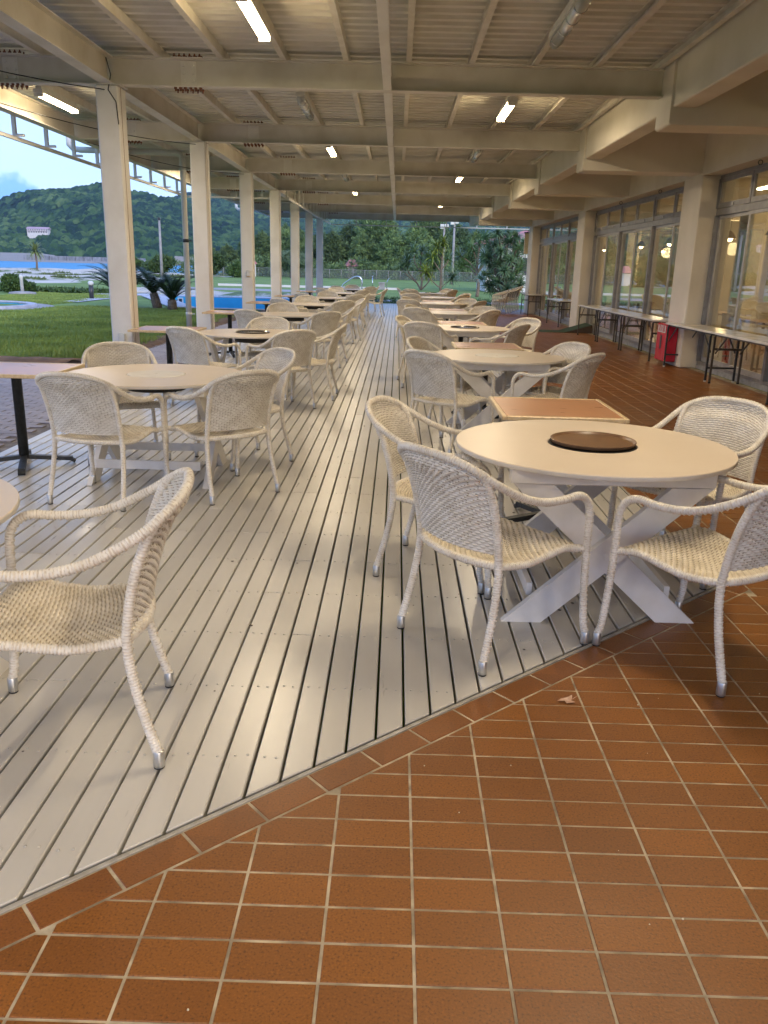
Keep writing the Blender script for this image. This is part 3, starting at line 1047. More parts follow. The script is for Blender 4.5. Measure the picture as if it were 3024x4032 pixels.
# cable slung between the columns
m = MB()
for a_, b_ in (((-5.2, 6.5, 3.36), (CX - 0.02, 9.98, 3.30)), ((-5.2, 10.4, 3.36), (CX - 0.02, 14.25, 3.31)), ((-5.2, 14.7, 3.36), (CX - 0.02, 18.6, 3.31))):
    p0, p1 = Vector(a_), Vector(b_)
    m.tube([p0.lerp(p1, t) + Vector((0, 0, -0.10 * 4 * t * (1 - t))) for t in [i / 10 for i in range(11)]], 0.006, 5)
m.build('cable', 'black_plastic', roof)
m = MB()
m.tube([(CX + 0.02, 9.98, 3.62), (CX + 0.06, 9.985, 3.45), (CX + 0.02, 9.985, 3.30), (CX + 0.10, 9.985, 3.18), (CX + 0.115, 9.985, 2.95)], 0.006, 5)
m.build('cable', 'black_plastic', roof)

# drainpipes
for yp, grp in ((16.95, 'first'), (33.9, 'second')):
    dp = thing('drainpipe', {'first': 'white plastic drainpipe standing between the second and third columns',
                             'second': 'thin white drainpipe beside the far last columns'}[grp], 'drainpipe', (0, 0, 0), 0, 'drainpipes of the veranda roof')
    m = MB()
    xo = -4.19
    m.tube([(-6.35, yp, 3.82), (-6.35, yp, 3.60), (-6.28, yp, 3.53), (-6.15, yp, 3.51), (xo - 0.14, yp, 3.50), (xo - 0.03, yp, 3.47), (xo, yp, 3.38), (xo, yp, 0.0)], 0.055, 14)
    m.build('pipe', 'pvc', dp)
    for z in (3.2, 1.9, 0.5):
        q = MB(); q.lathe([(0.062, -0.03), (0.062, 0.03)], 14, (xo, yp, z)); q.box(xo + 0.05, xo + 0.12, yp - .012, yp + .012, z - .012, z + .012)
        q.build('pipe_clamp', 'pvc' if z != 1.9 else 'cast_iron', dp)


# ------------------------------------------------------------------ fluorescent fixtures
def fixture(x, yc, lit, label):
    t = thing('ceiling_lamp', label, 'ceiling lamp', (x, yc, 3.52), 0, 'tube lamps under the veranda roof')
    m = MB()
    m.box(-0.06, 0.06, -0.66, 0.66, 0.03, 0.075)
    m.box(-0.035, 0.035, -0.62, 0.62, 0.075, 0.128)
    m.build('housing', 'fixture_white', t)
    if lit:
        for dx in (-0.030, 0.030):
            q = MB(); q.tube([(dx, -0.60, 0.010), (dx, 0.60, 0.010)], 0.015, 10)
            q.build('tube', 'tube_lit', t)
        for yy in (-0.62, 0.62):
            q = MB(); q.box(-0.055, 0.055, yy - 0.02, yy + 0.02, -0.012, 0.03); q.build('end_cap', 'fixture_white', t)
        ld = bpy.data.lights.new('lamp_glow', 'AREA')
        ld.shape = 'RECTANGLE'; ld.size = 0.10; ld.size_y = 1.2
        ld.energy = LAMP_W; ld.color = (1.0, 0.84, 0.62)
        lo = bpy.data.objects.new('lamp_glow', ld)
        COL.objects.link(lo); lo.parent = t; lo.location = (0, 0, -0.012)
    else:
        q = MB(); q.tube([(0, -0.64, 0.0), (0, 0.64, 0.0)], 0.052, 12); q.build('cover', 'clear_cover', t)
        for yy in (-0.5, -0.17, 0.17, 0.5):
            q = MB()
            pts = [(0.058 * math.cos(a), yy, 0.058 * math.sin(a)) for a in [math.pi + i * math.pi / 8 for i in range(9)]]
            q.tube(pts, 0.004, 5)
            q.build('wire_guard', 'stainless', t)
    return t


LAMP_W = 20.0
HAZE = 0.00007
fixture(-1.32, 8.08, True, 'brightly lit tube lamp nearest the top edge, left of centre')
fixture(1.40, 7.92, False, 'unlit ribbed tube lamp nearest the top edge, right of centre')
fixture(-4.72, 12.3, True, 'lit tube lamp outside the first column, above the lawn')
fixture(1.40, 12.15, True, 'lit tube lamp in the second bay on the right')
fixture(-1.30, 12.15, False, 'unlit pale tube lamp in the second bay, left of centre')
fixture(-1.30, 16.5, True, 'lit tube lamp in the third bay, left of centre')
fixture(1.40, 16.5, False, 'unlit tube lamp in the third bay, right of centre')
fixture(1.40, 20.8, True, 'lit tube lamp in the fourth bay on the right')
fixture(-1.30, 20.8, False, 'unlit tube lamp in the fourth bay, left of centre')
fixture(-1.30, 25.1, True, 'lit tube lamp in the fifth bay, left of centre')
fixture(1.40, 29.3, True, 'farthest lit tube lamp, a small spark on the right')
fixture(1.40, 3.67, True, 'lit tube lamp overhead above the brown tray table')
fixture(-4.72, 3.67, True, 'lit tube lamp overhead at the left outside the deck')
fixture(-1.32, -0.6, True, 'lit tube lamp overhead behind the viewer')
fixture(-4.72, 20.8, True, 'lit tube lamp outside the third column')

# ------------------------------------------------------------------ restaurant building
rest_b = thing('restaurant_building', 'cream stuccoed restaurant building with tall windows along the right side', 'building')


def rounded_end_profile(x0, x1, z0, z1, r=0.10, n=5):
    pts = [(x1, z0), (x1, z1), (x0, z1)]
    for i in range(n + 1):
        a = math.pi + (math.pi / 2) * i / n
        pts.append((x0 + r + r * math.cos(a), z0 + r + r * math.sin(a)))
    return pts


def extrude_y(mb, prof, y0, y1, ch=0.012):
    """profile in xz extruded along y"""
    n = len(prof)
    vs = [(x, y0, z) for x, z in prof] + [(x, y1, z) for x, z in prof]
    fs = [tuple(range(n)), tuple(reversed(range(n, 2 * n)))]
    for i in range(n):
        j = (i + 1) % n
        fs.append((i, n + i, n + j, j))
    mb.add(vs, fs)


m = MB(); m.cbox(2.902, 3.16, -4.0, 35.95, 3.205, 3.92, 0.012)
m.build('edge_beam', 'stucco', rest_b)
for k, y in enumerate(YK):
    yc = y - 0.16
    if y > 34:
        continue
    m = MB(); extrude_y(m, rounded_end_profile(2.875, 4.90, 3.035, 3.70, 0.035, 3), yc - 0.25, yc + 0.25)
    m.build('cantilever', 'stucco', rest_b)
m = MB(); m.box(3.161, 4.76, -4.0, 34.5, 3.72, 3.92); m.build('soffit', 'stucco', rest_b)
m = MB(); m.box(4.765, 5.30, -4.0, 31.6, 3.0, 4.6); m.build('lintel_wall', 'stucco', rest_b)
m = MB(); m.box(2.902, 9.5, -4.0, 34.5, 3.93, 4.10); m.build('roof_slab', 'stucco', rest_b)
PILLARS = [(-3.2, -2.35), (5.35, 6.2), (13.92, 14.78), (22.3, 23.15), (30.75, 31.62)]
for a_, b_ in PILLARS:
    m = MB(); m.cbox(4.745, 5.28, a_, b_, 0.0, 2.998, 0.015)
    m.build('pillar', 'stucco_pillar', rest_b)
# interior
m = MB()
m.box(5.35, 11.0, -4.0, 32.0, -0.06, -0.02); m.build('room_floor', 'room_floor', rest_b)
m = MB(); m.box(11.0, 11.2, -4.0, 32.0, -0.02, 3.6); m.box(5.3, 11.0, 31.62, 31.8, -0.02, 3.9); m.box(5.3, 11.0, -4.2, -4.0, -0.02, 3.9)
m.build('room_wall', 'room_wall', rest_b)
m = MB(); m.box(5.31, 11.0, -4.0, 31.6, 3.05, 3.15); m.build('room_ceiling', 'room_wall', rest_b)
for y in (9.5, 17.5, 26.5):
    m = MB(); m.box(7.0, 7.4, y, y + 0.5, -0.02, 3.05); m.build('room_column', 'room_wall', rest_b)
for y in (7.7, 12.0, 16.3, 20.6, 24.9, 29.2):
    m = MB(); m.box(5.32, 10.98, y - 0.15, y + 0.15, 2.75, 3.05); m.build('room_beam', 'stucco', rest_b)
m = MB(); m.box(8.6, 10.9, 23.0, 23.12, -0.02, 3.0); m.build('room_partition', 'room_wall', rest_b)
for y0 in (24.5, 27.2):
    m = MB(); m.box(10.98, 10.995, y0, y0 + 2.0, 0.9, 2.6); m.build('curtain', 'pvc', rest_b)


# windows
def window_bay(y0, y1, groups):
    """frames and panes between two pillars"""
    W = MB()
    W.box(5.02, 5.10, y0, y1, 0.0, 0.075)
    W.build('sill', 'sill_concrete', rest_b)
    fr = link('window', None, rest_b)
    zt, z_tr0, z_tr1, z_top = 2.40, 2.40, 2.50, 2.995
    F = MB()
    F.box(5.03, 5.11, y0, y1, z_tr0, z_tr1)
    F.box(5.03, 5.11, y0, y1, z_top - 0.05, z_top)
    F.box(5.03, 5.11, y0, y1, 0.076, 0.125)
    w = (y1 - y0) / groups
    for g_ in range(groups + 1):
        yy = y0 + w * g_
        ya, yb = max(y0, yy - 0.035), min(y1, yy + 0.035)
        F.box(5.012, 5.115, ya, yb, 0.126, z_tr0 - 0.001)
        F.box(5.012, 5.115, ya, yb, z_tr1 + 0.001, z_top - 0.051)
    F.build('frame', 'alu_frame', fr)
    for g_ in range(groups):
        a_, b_ = y0 + w * g_ + 0.036, y0 + w * (g_ + 1) - 0.036
        mid = (a_ + b_) / 2
        for (p, q, dx) in ((a_, mid + 0.02, 0.0), (mid - 0.02, b_, 0.035)):
            s = MB()
            x0, x1 = 5.045 + dx, 5.075 + dx
            s.box(x0, x1, p, p + 0.055, 0.126, z_tr0 - 0.002); s.box(x0, x1, q - 0.055, q, 0.126, z_tr0 - 0.002)
            s.box(x0, x1, p + 0.056, q - 0.056, 0.126, 0.20); s.box(x0, x1, p + 0.056, q - 0.056, z_tr0 - 0.05, z_tr0 - 0.002)
            s.build('sash', 'alu_frame_pale', fr)
            gl = MB(); xm = (x0 + x1) / 2
            gl.box(xm - 0.003, xm + 0.003, p + 0.050, q - 0.050, 0.19, z_tr0 - 0.045)
            gl.build('pane', 'window_glass', fr)
            # handle
        for (p, q) in ((a_, mid - 0.012), (mid + 0.012, b_)):
            s = MB(); x0, x1 = 5.028, 5.062
            zA, zB_ = z_tr1 + 0.006, z_top - 0.056
            s.box(x0, x1, p, p + 0.06, zA, zB_); s.box(x0, x1, q - 0.06, q, zA, zB_)
            s.box(x0, x1, p + 0.061, q - 0.061, zA, zA + 0.075); s.box(x0, x1, p + 0.061, q - 0.061, zB_ - 0.05, zB_)
            s.build('vent_sash', 'alu_frame', fr)
            gl = MB(); gl.box(5.041, 5.047, p + 0.055, q - 0.055, zA + 0.07, zB_ - 0.045); gl.build('pane', 'window_glass', fr)
            gl = MB(); gl.box(5.012, 5.027, (p + q) / 2 - 0.03, (p + q) / 2 + 0.03, zA + 0.015, zA + 0.05); gl.build('catch', 'alu_frame_pale', fr)


window_bay(-2.35, 5.35, 3)
window_bay(6.2, 13.92, 3)
window_bay(14.78, 22.3, 3)
window_bay(23.15, 30.75, 3)
# small hooks under the lintel
for y in (16.4, 19.2, 12.0):
    m = MB(); m.tube([(4.84 + 0.03 * math.cos(a), y, 2.965 + 0.03 * math.sin(a)) for a in [i * math.pi / 4 for i in range(9)]], 0.006, 5)
    m.build('lintel_hook', 'cast_iron', rest_b)

# room furniture seen through the glass
rt = thing('dining_table', 'brown dining table inside the room behind the nearest window', 'table', (7.0, 11.6, -0.02), 0, 'dining tables inside')
m = MB(); m.box(-0.45, 0.45, -0.8, 0.8, 0.68, 0.72); m.build('table_top', 'brown_wood', rt)
for sx in (-.38, .38):
    for sy in (-.7, .7):
        m = MB(); m.box(sx - .03, sx + .03, sy - .03, sy + .03, 0, 0.68); m.build('leg', 'brown_wood', rt)
for (x, y, l) in ((7.0, 15.6, 'brown dining table inside the room, behind the red box pillar'), (7.2, 19.4, 'brown dining table inside, middle of the second window'), (7.2, 8.6, 'brown dining table inside at the right frame edge'), (7.2, 26.0, 'brown dining table inside the farthest window')):
    c = copy_tree(rt); c.location = (x, y, -0.02); c['label'] = l
rc = thing('dining_chair', 'brown wooden dining chair inside, at the window end of the nearest table', 'chair', (6.3, 11.2, -0.02), R(-90), 'dining chairs inside')
m = MB(); m.cbox(-.2, .2, -.2, .2, .42, .45, .01); m.build('seat', 'brown_wood', rc)
m = MB(); vs = []
for i in range(7):
    a = -0.5 + i / 6
    for z in (0.46, 0.84):
        vs.append((a * 0.4, -0.2 - 0.10 * (0.25 - a * a), z))
m.smooth = True; m.add(vs, [(2 * i, 2 * i + 2, 2 * i + 3, 2 * i + 1) for i in range(6)])
m.add([(x, y - 0.018, z) for x, y, z in vs], [(2 * i, 2 * i + 1, 2 * i + 3, 2 * i + 2) for i in range(6)])
m.build('backrest', 'brown_wood', rc)
for sx in (-.17, .17):
    for sy in (-.17, .17):
        m = MB(); m.tube([(sx, sy, .42), (sx * 1.15, sy * 1.15, 0)], 0.013, 6); m.build('leg', 'stainless', rc)
for (x, y, r, l) in ((6.3, 12.1, -90, 'brown wooden dining chair inside, second at the nearest table'), (7.8, 11.5, 90, 'brown dining chair inside on the far side of the nearest table'),
                     (6.4, 15.9, -90, 'brown dining chair inside behind the pillar with the red box'), (6.4, 17.0, -70, 'brown curved chair inside, seen above the white tables'),
                     (6.5, 19.6, -90, 'brown dining chair inside the second window'), (6.4, 8.7, -90, 'brown dining chair inside at the right frame edge'),
                     (6.5, 25.8, -90, 'brown dining chair inside the farthest window')):
    c = copy_tree(rc); c.location = (x, y, -0.02); c.rotation_euler = (0, 0, R(r)); c['label'] = l
pl = thing('pendant_lamp', 'lit pendant lamp inside, nearest of those behind the right window', 'pendant lamp', (7.6, 10.2, 2.25), 0, 'pendant lamps inside')
m = MB(); m.lathe([(0.02, 0.16), (0.06, 0.12), (0.13, 0.02), (0.135, 0.0)], 14); m.build('lamp_shade', 'brown_wood', pl)
m = MB(); m.lathe([(0.01, 0.07), (0.05, 0.04), (0.062, 0.0), (0.05, -0.04), (0.01, -0.06)], 12); m.build('bulb', 'pendant_lit', pl)
m = MB(); m.tube([(0, 0, 0.16), (0, 0, 0.78)], 0.005, 5); m.build('cord', 'black_plastic', pl)
PN = [(x, y) for y in (12.0, 16.3, 18.4, 20.7, 22.4, 25.0, 27.2, 29.4) for x in (7.0, 9.0)]
for i, (x, y) in enumerate(PN):
    c = copy_tree(pl); c.location = (x, y, 2.25)
    c['label'] = '%s lit pendant lamp of the %s row inside, counted from the right' % (['second', 'third', 'fourth', 'fifth', 'sixth', 'seventh', 'eighth', 'ninth'][i // 2], ('window side', 'inner')[i % 2])
for y in (7.5, 11.5, 16.0, 20.5, 25.5, 29.5):
    ld = bpy.data.lights.new('pendant_glow', 'POINT'); ld.energy = 30; ld.color = (1.0, 0.70, 0.36); ld.shadow_soft_size = 0.15
    lo = bpy.data.objects.new('pendant_glow', ld); COL.objects.link(lo); lo.location = (7.9, y, 2.1)

# wall lantern at the far corner of the building
wl_ = thing('wall_lantern', 'long pale box lantern hung at the far corner of the building', 'lantern', (4.72, 31.9, 2.1))
m = MB(); m.cbox(-0.08, 0.08, -0.08, 0.08, 0, 0.72, 0.012); m.build('lamp_box', 'pale_wood', wl_)
m = MB(); m.box(-0.10, 0.10, -0.10, 0.10, 0.722, 0.76); m.bar((0, 0, 0.76), (0.15, 0, 0.90), 0.02, 0.02); m.build('bracket', 'cast_iron', wl_)

# red extinguisher box on the pillar
rb = thing('fire_extinguisher_box', 'red extinguisher box standing against the cream pillar under a white table', 'extinguisher box', (4.64, 14.40, 0.07))
m = MB(); m.cbox(-0.095, 0.10, -0.26, 0.26, 0, 0.62, 0.012); m.build('box_body', 'red_paint', rb)
m = MB(); m.box(-0.101, -0.0955, -0.20, 0.20, 0.47, 0.59); m.build('sign_plate', 'fixture_white', rb)
try:
    fc = bpy.data.curves.new('sign_text', 'FONT'); fc.body = '消火器'; fc.size = 0.115; fc.align_x = 'CENTER'; fc.align_y = 'CENTER'
    fc.extrude = 0.001; fc.materials.append(MATS['red_paint'])
    fo = link('sign_text', fc, None)
    bpy.context.view_layer.update()
    tm = bpy.data.meshes.new_from_object(fo.evaluated_get(bpy.context.evaluated_depsgraph_get()))
    bpy.data.objects.remove(fo)
    if len(tm.polygons):
        link('sign_text', tm, rb, (-0.1025, 0, 0.53), (R(90), 0, R(-90)))
except Exception:
    pass
m = MB(); m.box(-0.100, -0.0955, -0.04, 0.04, 0.20, 0.42); m.build('window_slot', 'dark_opening', rb)


# white folding tables along the wall
def folding(y0, y1, legm, label, x0=4.50, x1=4.97, h=0.725):
    t = thing('folding_table', label, 'folding table', ((x0 + x1) / 2, (y0 + y1) / 2, 0), 0, 'white folding tables along the wall')
    w, l = (x1 - x0) / 2, (y1 - y0) / 2 - 0.006
    m = MB(); m.cbox(-w, w, -l, l, h - 0.032, h, 0.004); m.build('table_top', 'table_white', t)
    m = MB()
    m.box(-w + 0.03, w - 0.03, -l + 0.06, -l + 0.09, h - 0.06, h - 0.033); m.box(-w + 0.03, w - 0.03, l - 0.09, l - 0.06, h - 0.06, h - 0.033)
    m.box(-w + 0.04, -w + 0.06, -l + 0.1, l - 0.1, h - 0.055, h - 0.033); m.box(w - 0.06, w - 0.04, -l + 0.1, l - 0.1, h - 0.055, h - 0.033)
    m.build('under_frame', legm, t)
    for sy in (-1, 1):
        for sx in (-1, 1):
            m = MB(); m.box(sx * (w - 0.03) - 0.013, sx * (w - 0.03) + 0.013, sy * (l - 0.075) - 0.013, sy * (l - 0.075) + 0.013, 0.012, h - 0.061)
            lg = m.build('leg', legm, t)
            m = MB(); m.box(sx * (w - 0.03) - 0.015, sx * (w - 0.03) + 0.015, sy * (l - 0.075) - 0.015, sy * (l - 0.075) + 0.015, 0, 0.02)
            m.build('foot_cap', 'fixture_white' if legm == 'cast_iron' else 'rubber', lg)
        m = MB(); m.box(-w + 0.045, w - 0.045, sy * (l - 0.075) - 0.010, sy * (l - 0.075) + 0.010, 0.19 if legm == 'cast_iron' else 0.47, 0.215 if legm == 'cast_iron' else 0.50)
        m.build('cross_bar', legm, t)
        for sx in (-1, 1):
            m = MB(); m.bar((sx * (w - 0.06), sy * (l - 0.08), h - 0.30), (sx * (w - 0.06), sy * (l - 0.42), h - 0.06), 0.012, 0.02); m.build('brace', legm, t)
    return t


folding(12.03, 14.12, 'cast_iron', 'white topped folding table with black legs beside the red box')
folding(9.92, 12.02, 'leg_bronze', 'white topped folding table right of the black legged one')
folding(7.82, 9.90, 'leg_bronze', 'white topped folding table cut by the right frame edge')
folding(14.82, 16.92, 'leg_bronze', 'white topped folding table just left of the red box')
folding(16.93, 18.95, 'leg_bronze', 'white topped folding table in the middle of the second window')
folding(18.97, 21.02, 'leg_bronze', 'white topped folding table next to the green ramp')
folding(23.60, 25.60, 'leg_bronze', 'white topped folding table beyond the ramp, at the farthest window', 4.52, 5.0)
folding(29.10, 30.90, 'leg_bronze', 'farthest white topped folding table, beside the stacked chairs', 4.50, 4.97)

# ramp with green mat at the door
rp_ = thing('door_ramp', 'low dark wooden ramp covered with green matting at the door', 'ramp', (4.45, 21.9, 0))
m = MB(); m.add([(-0.15, -0.42, 0), (0.55, -0.42, 0), (0.55, -0.42, 0.20), (-0.15, 0.42, 0), (0.55, 0.42, 0), (0.55, 0.42, 0.20)],
                [(0, 1, 2), (3, 5, 4), (0, 2, 5, 3), (1, 4, 5, 2), (0, 3, 4, 1)])
m.build('ramp_board', 'dark_wood', rp_)
m = MB(); m.add([(-0.75, -0.40, 0.004), (-0.15, -0.40, 0.004), (0.54, -0.40, 0.206), (-0.75, 0.40, 0.004), (-0.15, 0.40, 0.004), (0.54, 0.40, 0.206),
                 (-0.75, -0.40, 0.012), (-0.15, -0.40, 0.012), (0.54, -0.40, 0.214), (-0.75, 0.40, 0.012), (-0.15, 0.40, 0.012), (0.54, 0.40, 0.214)],
                [(6, 7, 10, 9), (7, 8, 11, 10), (0, 1, 7, 6), (1, 2, 8, 7), (3, 9, 10, 4), (4, 10, 11, 5), (0, 6, 9, 3), (2, 5, 11, 8)])
m.build('mat', 'green_mat', rp_)


# ------------------------------------------------------------------ wicker armchair
def catmull(pts, n=8):
    P = [Vector(p) for p in pts]
    P = [P[0] * 2 - P[1]] + P + [P[-1] * 2 - P[-2]]
    out = []
    for i in range(1, len(P) - 2):
        for k in range(n):
            t = k / n
            a, b, c, d = P[i - 1], P[i], P[i + 1], P[i + 2]
            out.append(0.5 * ((2 * b) + (c - a) * t + (2 * a - 5 * b + 4 * c - d) * t * t + (3 * b - a - 3 * c + d) * t ** 3))
    out.append(P[-2])
    return out


def resample(pts, step):
    d = [0]
    for a, b in zip(pts, pts[1:]):
        d.append(d[-1] + (b - a).length)
    n = max(2, int(d[-1] / step))
    out = []
    j = 0
    for i in range(n + 1):
        s = d[-1] * i / n
        while j < len(d) - 2 and d[j + 1] < s:
            j += 1
        t = (s - d[j]) / max(1e-9, d[j + 1] - d[j])
        out.append(pts[j].lerp(pts[j + 1], t))
    return out, d[-1]


def wrapped_tube(name, ctrl, r, mat, pitch=0.0100, seg=12, amp=0.0016, side=None):
    """tube wound with flat strands: every wind is a ridge; a thin length strand is woven over every other wind"""
    pts, Ln = resample(catmull(ctrl, 10), pitch / 4)
    n = len(pts)
    P = np.array([tuple(p) for p in pts])
    T = np.gradient(P, axis=0); T /= np.linalg.norm(T, axis=1)[:, None]
    up = np.array([0, 0, 1.0]) if abs(T[0][2]) < 0.9 else np.array([0, 1.0, 0])
    S = np.zeros_like(P); s = np.cross(T[0], up); s /= np.linalg.norm(s)
    for i in range(n):
        s = s - T[i] * s.dot(T[i]); s /= np.linalg.norm(s); S[i] = s
    U = np.cross(S, T)
    i = np.arange(n)
    ph = (i % 4) / 4.0
    ridge = np.where(i % 4 == 0, -1.0, np.where(i % 4 == 2, 0.55, 0.35)) * amp
    wind = i // 4
    ang = np.arange(seg) * 2 * np.pi / seg
    rad = r + ridge[:, None] * np.ones(seg)[None, :]
    for q, k in enumerate((1, 5, 9)):
        over = ((wind + q) % 2 == 0) & (i % 4 != 0)
        rad[:, k % seg] += np.where(over, 0.0022, -0.0016)
    V = P[:, None, :] + (S[:, None, :] * np.cos(ang)[None, :, None] + U[:, None, :] * np.sin(ang)[None, :, None]) * rad[:, :, None]
    a = np.arange(n - 1)[:, None] * seg + np.arange(seg)[None, :]
    b_ = np.arange(n - 1)[:, None] * seg + (np.arange(seg)[None, :] + 1) % seg
    F = np.stack([a, b_, b_ + seg, a + seg], 2).reshape(-1, 4)
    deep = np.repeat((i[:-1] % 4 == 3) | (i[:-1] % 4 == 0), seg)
    return np_mesh(name, V.reshape(-1, 3), F, [mat, 'wicker_groove_shade'], mi=deep & (np.random.default_rng(3).random(len(F)) < 0.45))  # part of the groove faces carry the painted shade tone


def woven_panel(name, surf, nu, nv, mat, th=0.004, amp=0.0030):
    """surf(u[-1..1], v[0..1]) -> arrays x,y,z ; nu columns, nv rows of strands, woven over-under"""
    q = 4
    NU, NV = nu * q + 1, nv * q + 1
    u = np.linspace(-1, 1, NU); v = np.linspace(0, 1, NV)
    U, V = np.meshgrid(u, v, indexing='xy')
    X, Y, Z = surf(U, V)
    Pm = np.stack([X, Y, Z], 2)
    du = np.gradient(Pm, axis=1); dv = np.gradient(Pm, axis=0)
    N = np.cross(du, dv); N /= np.linalg.norm(N, axis=2)[:, :, None] + 1e-12
    ci = np.arange(NU); ri = np.arange(NV)
    row = np.minimum(ri // q, nv - 1); rp = (ri % q) / q
    prof = np.where(ri % q == 0, -1.9, np.where(ri % q == 2, 0.75, 0.6))      # groove between strands
    col = ci / q
    wave = np.tanh(2.2 * np.cos(np.pi * col[None, :] * 1.0 + np.pi * row[:, None]))           # over one, under one
    Hh = amp * (0.62 * wave + 0.55 * prof[:, None])
    # both faces sink where the flat strand dives
    front = Pm + N * (th / 2 + Hh)[:, :, None]
    back = Pm - N * (th / 2 + amp * (-0.62 * wave + 0.55 * prof[:, None]))[:, :, None]
    F = grid_faces(NV, NU)
    nn = NU * NV
    F2 = F[:, ::-1] + nn
    # rim
    def strip(idx):
        a = idx[:-1]; b2 = idx[1:]
        return np.stack([b2, a, a + nn, b2 + nn], 1)
    top = np.arange((NV - 1) * NU, NV * NU); bot = np.arange(NU)
    lf = np.arange(NV) * NU; rt_ = lf + NU - 1
    FF = np.concatenate([F, F2, strip(top)[:, ::-1], strip(bot), strip(lf)[:, ::-1], strip(rt_)])
    Hf = Hh.reshape(-1)
    hb = (amp * (-0.62 * wave + 0.55 * prof[:, None])).reshape(-1)
    Hall = np.concatenate([Hf, hb])
    fm = Hall[FF].mean(1)
    gap_shade = np.zeros(len(FF), int)
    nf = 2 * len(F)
    gap_shade[:nf] = fm[:nf] < np.percentile(fm[:nf], 20)      # gap shade painted on the deepest faces, in the uprights' aged tan
    return np_mesh(name, np.concatenate([front.reshape(-1, 3), back.reshape(-1, 3)]), FF, [mat, 'wicker_gap_shade'], mi=gap_shade)


SH = -0.27                                           # chair origin is between the feet; s=0 at the rear feet
arm_half = [(0.0, -0.105, 0.842), (0.10, -0.098, 0.838), (0.175, -0.075, 0.822), (0.230, -0.035, 0.792), (0.258, 0.02, 0.752), (0.272, 0.10, 0.708),
            (0.281, 0.18, 0.675), (0.287, 0.27, 0.657), (0.290, 0.36, 0.655), (0.290, 0.43, 0.660), (0.290, 0.475, 0.643), (0.290, 0.503, 0.605), (0.289, 0.512, 0.55)]


def sh(p, sx=1):
    return (p[0] * sx, p[1] + SH, p[2])


arm_path = [sh(p, -1) for p in reversed(arm_half)] + [sh(p) for p in arm_half[1:]]
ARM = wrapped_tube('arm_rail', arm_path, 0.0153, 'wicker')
front_ctrl = [(0.289, 0.512, 0.55), (0.287, 0.514, 0.475), (0.284, 0.520, 0.36), (0.283, 0.530, 0.22), (0.286, 0.541, 0.10), (0.291, 0.552, 0.055)]
rear_ctrl = [(0.232, -0.035, 0.795), (0.236, 0.00, 0.745), (0.236, 0.035, 0.66), (0.234, 0.060, 0.57), (0.233, 0.076, 0.48), (0.235, 0.082, 0.41),
             (0.239, 0.076, 0.33), (0.246, 0.056, 0.22), (0.252, 0.030, 0.12), (0.256, 0.012, 0.055)]
FL_ = [wrapped_tube('leg', [sh(p, s_) for p in front_ctrl], 0.0150, 'wicker') for s_ in (-1, 1)]
RL_ = [wrapped_tube('leg', [sh(p, s_) for p in rear_ctrl], 0.0152, 'wicker') for s_ in (-1, 1)]


def upright_s(z):
    zs = np.array([0.41, 0.48, 0.57, 0.66, 0.745, 0.795, 0.845]); ss = np.array([0.082, 0.076, 0.060, 0.035, 0.0, -0.035, -0.10])
    return np.interp(z, zs, ss)


def back_surf(U, V):
    top_z = 0.842 - 0.052 * np.abs(U) ** 2.4
    bot_z = 0.462 - 0.0 * U
    Z = bot_z + (top_z - bot_z) * V
    W = 0.222 + 0.004 * V
    X = U * W
    edge = upright_s(np.minimum(Z, 0.842 - 0.052))
    topc = -0.105 + 0.07 * np.abs(U) ** 2.2
    e_mid = edge - (0.052 + 0.012 * V) * (1 - U ** 2)
    k = np.clip((V - 0.72) / 0.28, 0, 1) ** 1.6
    S_ = e_mid * (1 - k) + np.minimum(e_mid, topc) * k
    return X, S_ + SH, Z


def seat_surf(U, V):
    # V=0 rear, V=1 front
    s_edge = np.interp(V, [0, 1], [0.085, 0.505])
    zs = np.interp(V, [0, 0.15, 0.35, 0.55, 0.75, 0.9, 1.0], [0.425, 0.415, 0.408, 0.420, 0.438, 0.440, 0.428])
    W = 0.228 + 0.025 * V
    X = U * W
    S_ = s_edge - 0.055 * (1 - U ** 2) * (1 - V) + 0.012 * (1 - U ** 2) * V
    dip = 0.020 * (1 - U ** 2) * np.sin(np.pi * np.clip(V * 1.15, 0, 1))
    return X, S_ + SH, zs - dip


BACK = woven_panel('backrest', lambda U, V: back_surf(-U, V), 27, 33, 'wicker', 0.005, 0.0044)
SEAT = woven_panel('seat', seat_surf, 29, 36, 'wicker_worn_lamplit', 0.006, 0.0046)


def rim_pts():
    pts = []
    for t in np.linspace(-1, 1, 9):
        x, y, z = seat_surf(np.array(t), np.array(1.0)); pts.append((float(x), float(y) - 0.004, float(z) - 0.010))
    return pts


def rim_side(s_):
    pts = []
    for t in np.linspace(0, 1, 9):
        x, y, z = seat_surf(np.array(1.0 * s_), np.array(t)); pts.append((float(x) - 0.004 * s_, float(y), float(z) - 0.010))
    return pts


def rim_rear():
    pts = []
    for t in np.linspace(-1, 1, 9):
        x, y, z = seat_surf(np.array(t), np.array(0.0)); pts.append((float(x), float(y) + 0.004, float(z) - 0.010))
    return pts


RIMF = wrapped_tube('seat_rim', rim_pts(), 0.0148, 'wicker')
RIMR = wrapped_tube('seat_rim', rim_rear(), 0.0148, 'wicker')
RIMS = [wrapped_tube('seat_rim', rim_side(s_), 0.0148, 'wicker') for s_ in (-1, 1)]
CONN = [wrapped_tube('seat_joint', [(s_ * 0.243, 0.497 + SH, 0.420), (s_ * 0.262, 0.505 + SH, 0.424), (s_ * 0.284, 0.514 + SH, 0.426)], 0.015, 'wicker') for s_ in (-1, 1)]


